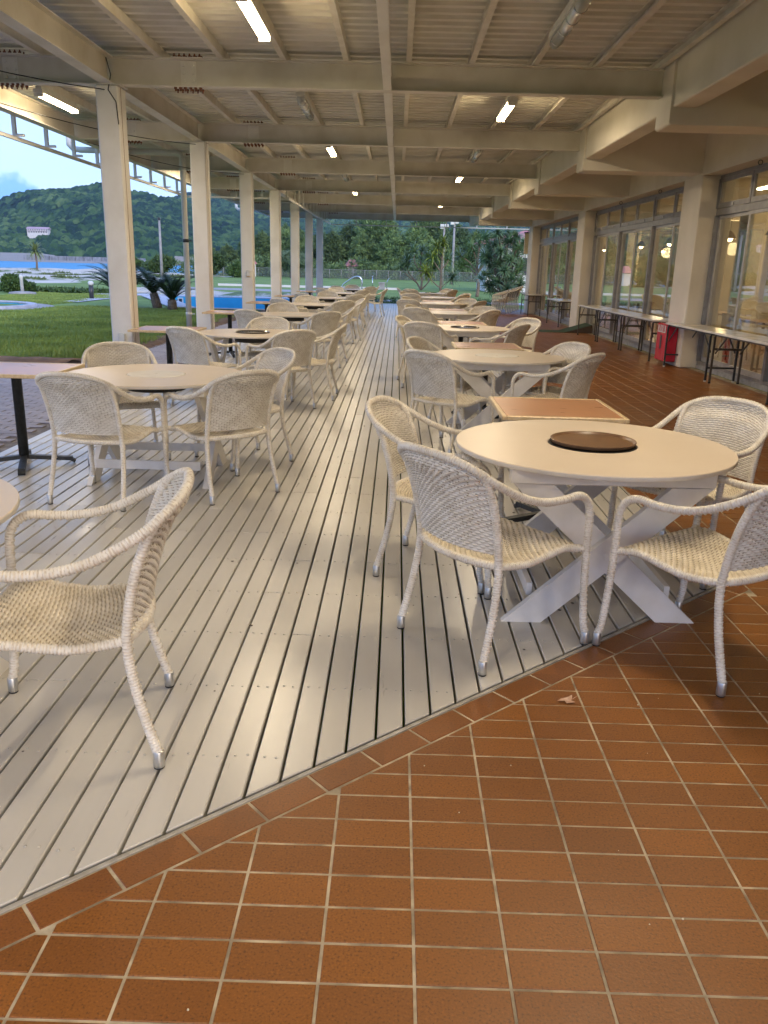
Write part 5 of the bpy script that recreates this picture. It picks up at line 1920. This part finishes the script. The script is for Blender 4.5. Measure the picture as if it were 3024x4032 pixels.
branch_tree('screw_pine', 'screw pine with spreading bare forks, left of the yellow one', 'screw pine', 1.75, 63, -0.045,
            [([(0, 0, 0), (0.05, 0, .7), (-.1, 0, 1.5), (0, 0, 2.7)], .09), ([(0, 0, 0), (-.3, 0.1, .5), (-.9, .2, 1.2), (-1.1, .2, 1.9)], .07), ([(-.3, .1, .5), (-1.0, -.2, 1.0), (-1.5, -.2, 1.5)], .05),
             ([(0, 0, 0), (.5, -.1, .55), (.8, 0, 1.2), (1.0, 0, 1.7)], .06), ([(0, 0, 1.2), (.4, .3, 1.7), (.5, .3, 2.3)], .05), ([(-.05, 0, 1.3), (-.5, -.3, 1.9), (-.6, -.3, 2.6)], .05)], ROS, 1.15, 'screw pines beyond the deck')
branch_tree('dracaena', 'tall thin plant with yellow green tufts of long leaves', 'dracaena', 3.1, 61, -0.045,
            [([(0, 0, 0), (0, 0, 1.5), (.05, 0, 2.6), (.1, 0, 3.3)], .09), ([(0, 0, 1.3), (-.45, 0, 1.9), (-.65, 0, 2.3)], .05), ([(0, 0, 1.5), (.35, 0, 1.9), (.5, .1, 2.2)], .045),
             ([(0, 0, .2), (-.6, 0, .7), (-1.1, 0, 1.3)], .05), ([(0, 0, 2.2), (-.3, .1, 2.6), (-.35, .1, 2.9)], .045), ([(0, 0, .2), (.4, 0, .6), (.8, 0, .9)], .035)], ROSY + [ROS[0]], 1.2)
branch_tree('screw_pine', 'dark screw pine on one bent trunk left of the big bushy one', 'screw pine', 4.75, 50.5, -0.045,
            [([(0, 0, 0), (.05, 0, .7), (-.1, 0, 1.4), (0, 0, 2.9)], .11)] +
            [([(-.05, 0, 1.0 + .1 * i), (1.0 * math.cos(i * 2.4) * .6, .4 * math.sin(i * 2.4), 1.5 + .12 * i), (1.1 * math.cos(i * 2.4), .7 * math.sin(i * 2.4), 1.6 + .17 * i)], .045) for i in range(9)], ROS, 0.85, 'screw pines beyond the deck')
branch_tree('screw_pine', 'large dense dark screw pine in front of the white house', 'screw pine', 5.2, 42, -0.045,
            [([(0, 0, 0), (.1, 0, 1.0), (0, 0, 2.0), (.1, 0, 3.3)], .12)] +
            [([(0, 0, .5), (1.25 * math.cos(i * 2.4) * .6, .8 * math.sin(i * 2.4), .5 + .06 * i), (1.2 * math.sqrt(((i * 13) % 42 + 6) / 48) * math.cos(i * 2.4), 1.0 * math.sin(i * 2.4), .5 + .066 * i)], .035) for i in range(42)], ROS, 0.72, 'screw pines beyond the deck')
t = thing('palm_tree', 'lone small palm with a tuft of leaves on the dune by the sea', 'palm tree', (-44.6, 105, -0.3))
m = MB(); m.tube([(0, 0, 0), (0.1, 0, 1.4), (0, 0, 2.7)], [0.16, 0.12, 0.10], 8); m.build('trunk', 'bark', t)
o = link('leaf_rosette', ROSP, t, (0, 0, 2.7)); o.scale = (1.45,) * 3

# ------------------------------------------------------------------ small garden things
bu = thing('garden_bush', 'rounded green bush on the lawn beside the stone basin', 'bush', (-17.9, 39.5, -0.045), 0)
link('crown', leaf_cloud([(0, 0, .38, .55, .5, .40), (.55, .1, .22, .45, .4, .25), (-.25, 0, .55, .3, .3, .22)], 5200, 0.13, 31, 'leaf_bush', thin=0.3), bu)
m = MB(); m.tube([(0, 0, 0), (0, 0, .5)], .05, 6); m.build('stem', 'bark', bu)
low = link('low_hedge', leaf_cloud([(x, 41 + .5 * math.sin(x), .02, .9, .5, .13) for x in np.arange(-24, -13, .8)], 9000, 0.14, 33, 'leaf_bush', 'low_hedge', thin=0.25), kind='stuff')
tag(low, 'low creeping green plants at the back of the lawn', 'ground cover')
m = MB(); m.lathe([(0.6, 0.0), (0.55, 0.10), (0.3, 0.13)], 14, (0, 0, 0)); o = thing('garden_basin', 'white upright standpipe on a flat pale stone', 'standpipe', (-16.7, 37.6, -0.045))
m.build('stone_base', 'concrete', o)
m = MB(); m.lathe([(0.075, 0.10), (0.07, 0.68), (0.09, 0.72), (0.09, 0.80), (0.05, 0.84)], 12); m.build('standpipe', 'fixture_white', o)
o = thing('garden_light', 'short bollard light beside the leftmost cycad', 'bollard light', (-12.6, 34.8, -0.045))
m = MB(); m.lathe([(0.09, 0.0), (0.09, 0.55)], 12); m.build('post', 'dark_opening', o)
m = MB(); m.lathe([(0.11, 0.55), (0.12, 0.66), (0.06, 0.72)], 12); m.build('cap', 'fixture_white', o)

# stainless grab rails of the far pool
gr = thing('pool_slide_rail', 'curved stainless steel pool rails beyond the left row of tables', 'pool rail', (-3.1, 59.5, 0))
for dy in (0, .7, 1.2):
    m = MB(); m.tube(catmull([(-.75, dy, -.05), (-.72, dy, .25), (-.35, dy, .55), (.05, dy, .80), (.35, dy, .84), (.58, dy, .62), (.60, dy, -.05)], 6), 0.035, 8); m.build('rail', 'stainless', gr)
gr = thing('pool_ladder', 'pair of steel posts and grey box right of the curved rails', 'pool ladder', (-1.0, 59.8, 0))
m = MB(); m.tube([(-.75, 0, 0), (-.75, 0, .84)], .03, 8); m.lathe([(.045, .84), (.045, .90)], 10, (-.75, 0, 0)); m.build('post', 'stainless', gr)
m = MB(); m.tube(catmull([(.25, 0, 0), (.27, 0, .5), (.42, 0, .75), (.45, 0, .80)], 5), .03, 8); m.build('rail', 'stainless', gr)
m = MB(); m.cbox(-.28, .12, -.2, .2, 0.0, .42, .01); m.box(-.32, .16, -.24, .24, .421, .50); m.build('box', 'concrete', gr)


# poles
def pole(x, y, h, z0, label, head):
    t = thing('light_pole', label, 'light pole', (x, y, z0), 0, 'grey light poles')
    m = MB(); m.tube([(0, 0, 0), (0, 0, h)], [0.16, 0.10], 10); m.build('pole', 'concrete', t)
    m = MB()
    if head == 1:
        m.cbox(-.14, .14, -.14, .14, h, h + .28, .03)
    else:
        m.cbox(-.42, -.02, -.2, .2, h - .15, h + .30, .04); m.cbox(.02, .42, -.2, .2, h - .05, h + .32, .04); m.box(-.3, .3, -.03, .03, h, h + .04)
    m.build('lamp_head', 'fixture_white' if head != 1 else 'dark_opening', t)


pole(-24.1, 87, 5.7, -0.2, 'grey pole standing against the hill between the first two columns', 1)
pole(5.75, 90, 6.1, -0.05, 'tall light pole with twin floodlights among the screw pines', 2)
pole(4.5, 86, 5.5, -0.05, 'shorter light pole just left of the twin floodlight pole', 2)

# wire fence
fe = thing('wire_fence', 'low grey chain link fence in front of the dark trees', 'fence')
FY = 112.0
m = MB()
for x in np.arange(-26, 30, 1.55):
    q = MB(); q.tube([(float(x), FY, -0.05), (float(x), FY, 1.12)], 0.035, 6); q.build('post', 'concrete', fe)
m.tube([(-26, FY, 1.10), (30, FY, 1.10)], 0.025, 6); m.build('top_rail', 'concrete', fe)
m = MB(); m.add([(-26, FY + .04, 0), (30, FY + .04, 0), (30, FY + .04, 1.08), (-26, FY + .04, 1.08)], [(0, 1, 2, 3)]); m.build('mesh_panel', 'chain_mesh', fe)

# pale round bush and shrubs behind the fence line
tb = thing('round_tree', 'domed pale green tree with rounded leaf clumps behind the middle columns', 'tree', (-13.2, 106, -0.05))
lobes = [(0, 0, 2.0, 2.1, 1.6, 1.3)]
for i in range(26):
    a = i * 2.4; r_ = 2.1 * math.sqrt((i + .5) / 26)
    lobes.append((r_ * math.cos(a), -0.6 + .6 * r_ * math.sin(a), 2.6 - .28 * r_ * r_ + .3, .55, .5, .38))
link('crown', leaf_cloud(lobes, 15000, .17, 50, 'leaf_round', thin=.35), tb)
m = MB(); m.tube([(0, 0, 0), (0, 0, 1.6)], .2, 8); m.build('trunk', 'bark', tb)

cas = []
for sd in range(4):
    g_ = random.Random(sd)
    lobes = []
    H = 1.0
    for i in range(34):
        t_ = i / 33
        a = i * 2.4
        w = 0.30 * math.sin(math.pi * min(1, t_ * .85 + .18)) ** .7
        lobes.append((w * .75 * math.cos(a) * g_.uniform(.5, 1.2), w * .75 * math.sin(a), .14 + .80 * t_, w * .42 + .03, w * .42 + .03, .075))
    cas.append(leaf_cloud(lobes, 11000, .050, 80 + sd, 'leaf_casuarina', thin=.16, up=.7))
tr = MB(); tr.tube([(0, 0, 0), (.01, 0, .4), (0, 0, .8)], [.02, .014, .006], 7)
TRM = tr.mesh('trunk', 'bark')
g_ = random.Random(5)
HT = [(-27, 122, 6.2), (-23.5, 118, 5.2), (-21.5, 124, 7.0), (-19, 120, 8.6), (-16.5, 126, 9.2), (-13.8, 121, 8.2), (-11.5, 127, 9.4), (-9.3, 122, 8.0), (-7.2, 126, 9.6), (-5.0, 121, 9.0),
      (-3.0, 125, 11.0), (-1.0, 120, 8.2), (.8, 124, 8.6), (2.6, 121, 9.4), (4.4, 126, 11.2), (6.4, 122, 10.2), (8.6, 125, 9.8), (10.8, 121, 8.6), (13.2, 124, 9.4), (15.8, 121, 8.4), (18.6, 125, 9.2), (21.5, 122, 8.0), (24.5, 126, 9.0), (28, 122, 8.2), (31.5, 125, 8.6), (35, 122, 8)]
TL = ['low feathery tree at the left end of the tree belt', 'small rounded tree right of the belt\'s left end']
for i, (x, y, h) in enumerate(HT):
    h *= 0.92 if h > 10.5 else (0.80 if i % 3 else 0.70)
    lab = 'feathery dark green tree, %s from the left in the belt behind the fence' % (['first', 'second', 'third', 'fourth', 'fifth', 'sixth', 'seventh', 'eighth', 'ninth', 'tenth', 'eleventh', 'twelfth', 'thirteenth', 'fourteenth', 'fifteenth', 'sixteenth', 'seventeenth', 'eighteenth', 'nineteenth', 'twentieth', 'twenty-first', 'twenty-second', 'twenty-third', 'twenty-fourth', 'twenty-fifth', 'twenty-sixth'][i])
    t = thing('casuarina_tree', lab, 'tree', (x, y, -0.05), g_.uniform(0, 6), 'feathery trees behind the fence')
    for nm, me in (('crown', cas[i % 4]), ('trunk', TRM)):
        o = link(nm, me, t); wd = h * g_.uniform(.95, 1.35)
        o.scale = (wd, wd, h)
# understorey and shrubs
tag(link('undergrowth', leaf_cloud([(x, 116 + 2 * math.sin(x * 1.7), .9 + .5 * math.sin(x * .9), 1.6, 1.2, 1.5) for x in np.arange(-30, 36, 1.3)], 30000, .34, 91, 'leaf_casuarina', 'undergrowth', thin=.22), kind='stuff'),
    'dark undergrowth at the foot of the tree belt', 'undergrowth')
for (x, y, w, h, lab, sd) in ((-28, 100, 3.4, 2.6, 'yellow green shrub thicket left of the third column', 101), (-22.5, 103, 3.2, 3.0, 'green shrub thicket between the third and fourth columns', 102), (-33, 104, 3.6, 2.2, 'low green shrubs beside the second column', 103), (-19, 101, 2.2, 2.0, 'bright leafy shrub left of the domed tree', 104)):
    t = thing('shrub', lab, 'shrub', (x, y, -0.1), 0, 'shrubs before the hill')
    lobes = [(w * .5 * math.cos(i * 2.4) * (i / 12), .8 * math.sin(i * 2.4), h * (.3 + .45 * ((i * 7) % 12) / 12), w * .28, .9, h * .22) for i in range(12)]
    link('crown', leaf_cloud(lobes, 7000, .26, sd, 'leaf_bush', thin=.3), t)
    m = MB(); m.tube([(0, 0, 0), (.2, 0, h * .5)], .08, 6); m.build('stem', 'bark', t)

# red roofed houses glimpsed among the trees
h1 = thing('garden_house', 'white house with a red hipped roof behind the big screw pine', 'house', (9.4, 64, 0))
m = MB(); m.box(-3.0, 5, -2, 5, 0, 3.35); m.build('wall', 'white_wall', h1)
m = MB(); m.add([(-3.7, -2.7, 3.30), (5.7, -2.7, 3.30), (5.7, 5.7, 3.30), (-3.7, 5.7, 3.30), (0, 1, 4.4), (2, 1, 4.4), (-3.7, -2.7, 3.42), (5.7, -2.7, 3.42), (5.7, 5.7, 3.42), (-3.7, 5.7, 3.42)],
                [(3, 2, 1, 0), (0, 1, 7, 6), (1, 2, 8, 7), (2, 3, 9, 8), (3, 0, 6, 9), (6, 7, 5, 4), (7, 8, 5), (8, 9, 4, 5), (9, 6, 4)])
m.build('roof', 'red_roof', h1)
for (a_, z) in ((-2.2, 1.2), (-.4, 1.2), (1.6, 1.2)):
    m = MB(); m.box(a_, a_ + 1.0, -2.03, -2.004, z, z + 1.2); m.build('window', 'dark_opening', h1)
for (x, y, lab) in ((-19.5, 112, 'pink roofed cottage half hidden by trees left of the domed tree'), (-6.2, 116, 'grey cottage with a tiled roof behind the fence')):
    h2 = thing('cottage', lab, 'house', (x, y, -0.2), .3, 'cottages among the trees')
    h2.scale = (.62, .62, .8)
    m = MB(); m.box(-1.3, 1.3, -1, 1, 0, 2.2); m.build('wall', 'concrete' if x > -10 else 'white_wall', h2)
    m = MB(); m.add([(-1.6, -1.3, 2.2), (1.6, -1.3, 2.2), (1.6, 1.3, 2.2), (-1.6, 1.3, 2.2), (-.6, 0, 3.3), (.6, 0, 3.3)], [(3, 2, 1, 0), (0, 1, 5, 4), (1, 2, 5), (2, 3, 4, 5), (3, 0, 4)])
    m.build('roof', 'red_roof', h2)


# ------------------------------------------------------------------ dune, sea, breakwater, hills
def dune():
    nx_, ny_ = 300, 70
    xs_ = np.linspace(-130, -17, nx_); ys_ = np.linspace(46, 128, ny_)
    X, Y = np.meshgrid(xs_, ys_)
    g2 = np.random.default_rng(3)
    Z = np.full_like(X, -0.25)
    edge = np.clip((Y - (50 + 0.02 * (X + 20) ** 1.0)) / 12, 0, 1)
    edge *= np.clip((-17 - X) / 12, 0, 1)
    Z = -0.35 + edge * 0.30
    for k in range(9):
        fx, fy = g2.uniform(.05, .5), g2.uniform(.05, .5); p1, p2 = g2.uniform(0, 6, 2)
        Z += edge * 0.09 * np.sin(X * fx + p1) * np.sin(Y * fy + p2)
    Z += edge * 0.15 * np.exp(-((Y - 100) / 12) ** 2)
    Z -= np.clip((Y - 112) / 16, 0, 1) * 2.2
    V = np.stack([X, Y, Z], 2).reshape(-1, 3)
    V[:, 2] += 0.16
    return np_mesh('dune', V, grid_faces(ny_, nx_), 'dune')


struct(link('dune', dune()))
g2 = np.random.default_rng(17)
lob = []
for i in range(120):
    x = g2.uniform(-75, -18); y = g2.uniform(62, 106)
    if x < -0.62 * y:
        continue
    lob.append((x, y, -0.02, g2.uniform(.5, 1.8), g2.uniform(.4, 1.0), g2.uniform(.10, .24)))
tag(link('dune_plants', leaf_cloud(lob, 30000, .22, 44, 'dune_leaf', 'dune_plants', thin=.3, up=.6), kind='stuff'), 'creeping beach plants over the pale sand dune', 'beach plants')

m = MB(); m.add([(-9000, 90, -1.5), (9000, 90, -1.5), (9000, 12000, -1.5), (-9000, 12000, -1.5)], [(0, 1, 2, 3)])
# the sea ends at the far shore; shoreline is hidden behind the breakwater
struct(m.build('sea', 'sea'))
# land right of the bay
m = MB(); m.add([(-24, 100, -0.08), (900, 100, -0.08), (900, 1500, 1.0), (-330, 1500, 1.0), (-60, 400, -0.6), (-34, 160, -0.5)], [(0, 1, 2, 3, 4, 5)]); struct(m.build('terrain', 'hill_forest'))

bw = thing('breakwater', 'long grey concrete breakwater across the bay', 'breakwater')
for i in range(14):
    x0_ = -395 + i * 8.8
    m = MB(); m.box(x0_, x0_ + 8.5, 900 + i * 1.0, 908 + i * 1.0, -2, 5.2 - .03 * i); m.build('wall_section', 'concrete_far', bw)
m = MB(); m.box(-405, -270, 896, 899.5, -2, 0.6); m.build('footing', 'concrete', bw)
m = MB(); m.box(-271, -228, 905, 912, -2, 2.6); m.build('low_wall', 'concrete_far', bw)
bw2 = thing('pier', 'pale stone pier at the far left of the bay', 'pier')
m = MB(); m.box(-640, -402, 960, 970, -2, 7.6); m.add([(-402, 960, -2), (-402, 960, 7.6), (-386, 960, 6.0), (-380, 960, -2)], [(0, 1, 2, 3)]); m.build('stone_wall', 'concrete', bw2)
for (xa, xb, z, n_, c, lab) in ((-271, -259, 3.0, 'shed', 'white_wall', 'small white shed at the right end of the breakwater'), (-247, -235, 2.6, 'shed', 'white_wall', 'second small white shed near the breakwater, further right')):
    o = thing('shed', lab, 'shed', (0, 0, 0), 0, 'white sheds by the breakwater')
    m = MB(); m.box(xa, xb, 898, 903, -1.4, z - .6); m.build('wall', c, o)
    m = MB(); m.box(xa - .5, xb + .5, 897, 904, z - .6, z); m.build('roof', 'concrete', o)
o = thing('screen_wall', 'grey ribbed screen wall above the shore right of the sheds', 'screen wall')
for i in range(12):
    m = MB(); m.box(-239 + i * 2.6, -239 + i * 2.6 + 2.45, 915, 916, 0, 8.0 - .05 * i); m.build('panel', 'concrete', o)

front = [(-0.62, 0.030), (-0.55, 0.034), (-0.4943, 0.0396), (-0.4605, 0.0522), (-0.4274, 0.0614), (-0.3894, 0.0686), (-0.3624, 0.073), (-0.3436, 0.0757), (-0.3332, 0.0729), (-0.2989, 0.0696), (-0.2753, 0.0639),
         (-0.2569, 0.0602), (-0.2305, 0.0529), (-0.1934, 0.0427), (-0.14, 0.034), (-0.0863, 0.027), (0.1, 0.022), (0.3, 0.02)]
backr = [(-0.40, 0.030), (-0.2843, 0.0471), (-0.2568, 0.0612), (-0.2353, 0.0664), (-0.2193, 0.0679), (-0.1981, 0.0657), (-0.1768, 0.0655), (-0.1396, 0.0667), (-0.0864, 0.0634), (-0.0332, 0.0598), (0.02, 0.056),
         (0.0734, 0.0521), (0.143, 0.0449), (0.2075, 0.037), (0.2881, 0.0308), (0.45, 0.02)]


def hill_h(az_, y, prof, y0, yr):
    """height at tan-azimuth az_, forward distance y"""
    a = np.array(prof)
    e = np.interp(az_, a[:, 0], a[:, 1])
    rid = e * yr * np.sqrt(1 + az_ ** 2)
    t = np.clip((y - y0) / (yr - y0), 0, 1.6)
    s_ = np.where(t < 1, t ** 0.85 * (1 - 0.12 * np.sin(t * 6.0 + az_ * 30)), np.maximum(0, 1 - (t - 1) * 1.2))
    s_ = np.where((t < 1) & (t > 0.9), s_ + (1 - s_) * (t - 0.9) / 0.1, s_)
    return 1.485 + rid * s_ - 3 * (t <= 0)


def hill(name, prof, az0, az1, y0, yr, na, ny_, crown, seed):
    g3 = np.random.default_rng(seed)
    az_ = np.linspace(az0, az1, na); yy = np.linspace(y0, yr * 1.12, ny_)
    A, Y = np.meshgrid(az_, yy)
    X = A * Y
    Z = hill_h(A, Y, prof, y0, yr)
    # gullies
    for k in range(7):
        f1, f2 = g3.uniform(.004, .018), g3.uniform(.003, .012); p1, p2 = g3.uniform(0, 6, 2)
        Z += 3.2 * np.sin(X * f1 + p1) * np.sin(Y * f2 + p2) * np.clip((Y - y0) / 200, 0, 1) * np.clip((yr - Y) / 120, 0.15, 1)
    # tree crowns: domes around jittered cell centres
    C = crown
    ci, cj = np.floor(X / C), np.floor(Y / C)
    best = np.zeros_like(Z)

    def h2(i, j, s_):
        v = np.sin(i * 127.1 + j * 311.7 + s_ * 74.7) * 43758.5453
        return v - np.floor(v)
    for di in (-1, 0, 1):
        for dj in (-1, 0, 1):
            i_, j_ = ci + di, cj + dj
            cx_ = (i_ + .5 + .7 * (h2(i_, j_, 1) - .5)) * C; cy_ = (j_ + .5 + .7 * (h2(i_, j_, 2) - .5)) * C
            r_ = C * (.55 + .35 * h2(i_, j_, 3)); hh = C * (.45 + .65 * h2(i_, j_, 4))
            d2 = ((X - cx_) ** 2 + (Y - cy_) ** 2) / r_ ** 2
            best = np.maximum(best, hh * np.sqrt(np.clip(1 - d2, 0, 1)))
    Z += (best + g3.normal(0, .35, Z.shape)) * np.clip((Y - y0) / 25, 0, 1)
    return np_mesh(name, np.stack([X, Y, Z], 2).reshape(-1, 3), grid_faces(ny_, na), 'hill_forest', smooth=False)


struct(link('hills', hill('hills', front, -0.56, -0.02, 1150, 1800, 900, 260, 11.0, 1)))
struct(link('hills', hill('hills', backr, -0.34, 0.36, 1500, 2600, 800, 200, 13.0, 2)))

# villa on the slope
az_v = -0.4185
yv = 1150
for yt in np.linspace(1160, 1790, 200):
    zt_ = float(hill_h(np.array(az_v), np.array(yt), front, 1150, 1800))
    if (zt_ - 1.485 + 12) / yt > 0.0290:
        yv = yt; break
zv = 1.485 + 0.0292 * yv
k_ = yv / 1750
vi = thing('villa', 'long pale villa with a pink roof on the wooded hillside', 'villa', (az_v * yv, yv, 1.485 + 0.0288 * yv))
m = MB(); m.box(-21 * k_, 21 * k_, -4, 6, -16, 8 * k_); m.build('wall', 'white_wall', vi)
m = MB(); m.add([(-23 * k_, -5, 8 * k_), (23 * k_, -5, 8 * k_), (23 * k_, 7, 8 * k_), (-23 * k_, 7, 8 * k_), (-22 * k_, 1, 12 * k_), (22 * k_, 1, 12 * k_)], [(3, 2, 1, 0), (0, 1, 5, 4), (1, 2, 5), (2, 3, 4, 5), (3, 0, 4)])
m.build('roof', 'pink_roof', vi)
m = MB(); m.box(-21.5 * k_, 21.5 * k_, -5.5, -4.1, 4.0 * k_, 4.5 * k_); m.build('balcony', 'pink_roof', vi)
for i in range(8):
    m = MB(); m.box((-18 + i * 5) * k_, (-16 + i * 5) * k_, -4.15, -4.02, .8 * k_, 3.4 * k_); m.build('window', 'dark_opening', vi)
for i in range(9):
    m = MB(); m.box((-19 + i * 4.6) * k_, (-17.4 + i * 4.6) * k_, -4.15, -4.02, 5.2 * k_, 7.2 * k_); m.build('window', 'dark_opening', vi)


# ------------------------------------------------------------------ sea air
hz, N, L, P = new_mat('haze_air')
N.remove(P)
pv_ = N.new('ShaderNodeVolumePrincipled')
pv_.inputs['Color'].default_value = (0.50, 0.72, 1.0, 1)
pv_.inputs['Density'].default_value = HAZE
pv_.inputs['Anisotropy'].default_value = 0.2
L.new(pv_.outputs[0], N['Material Output'].inputs['Volume'])
m = MB(); m.box(-2600, 1700, -60, 3400, -4, 330)
m.build('haze', 'haze_air')['kind'] = 'stuff'
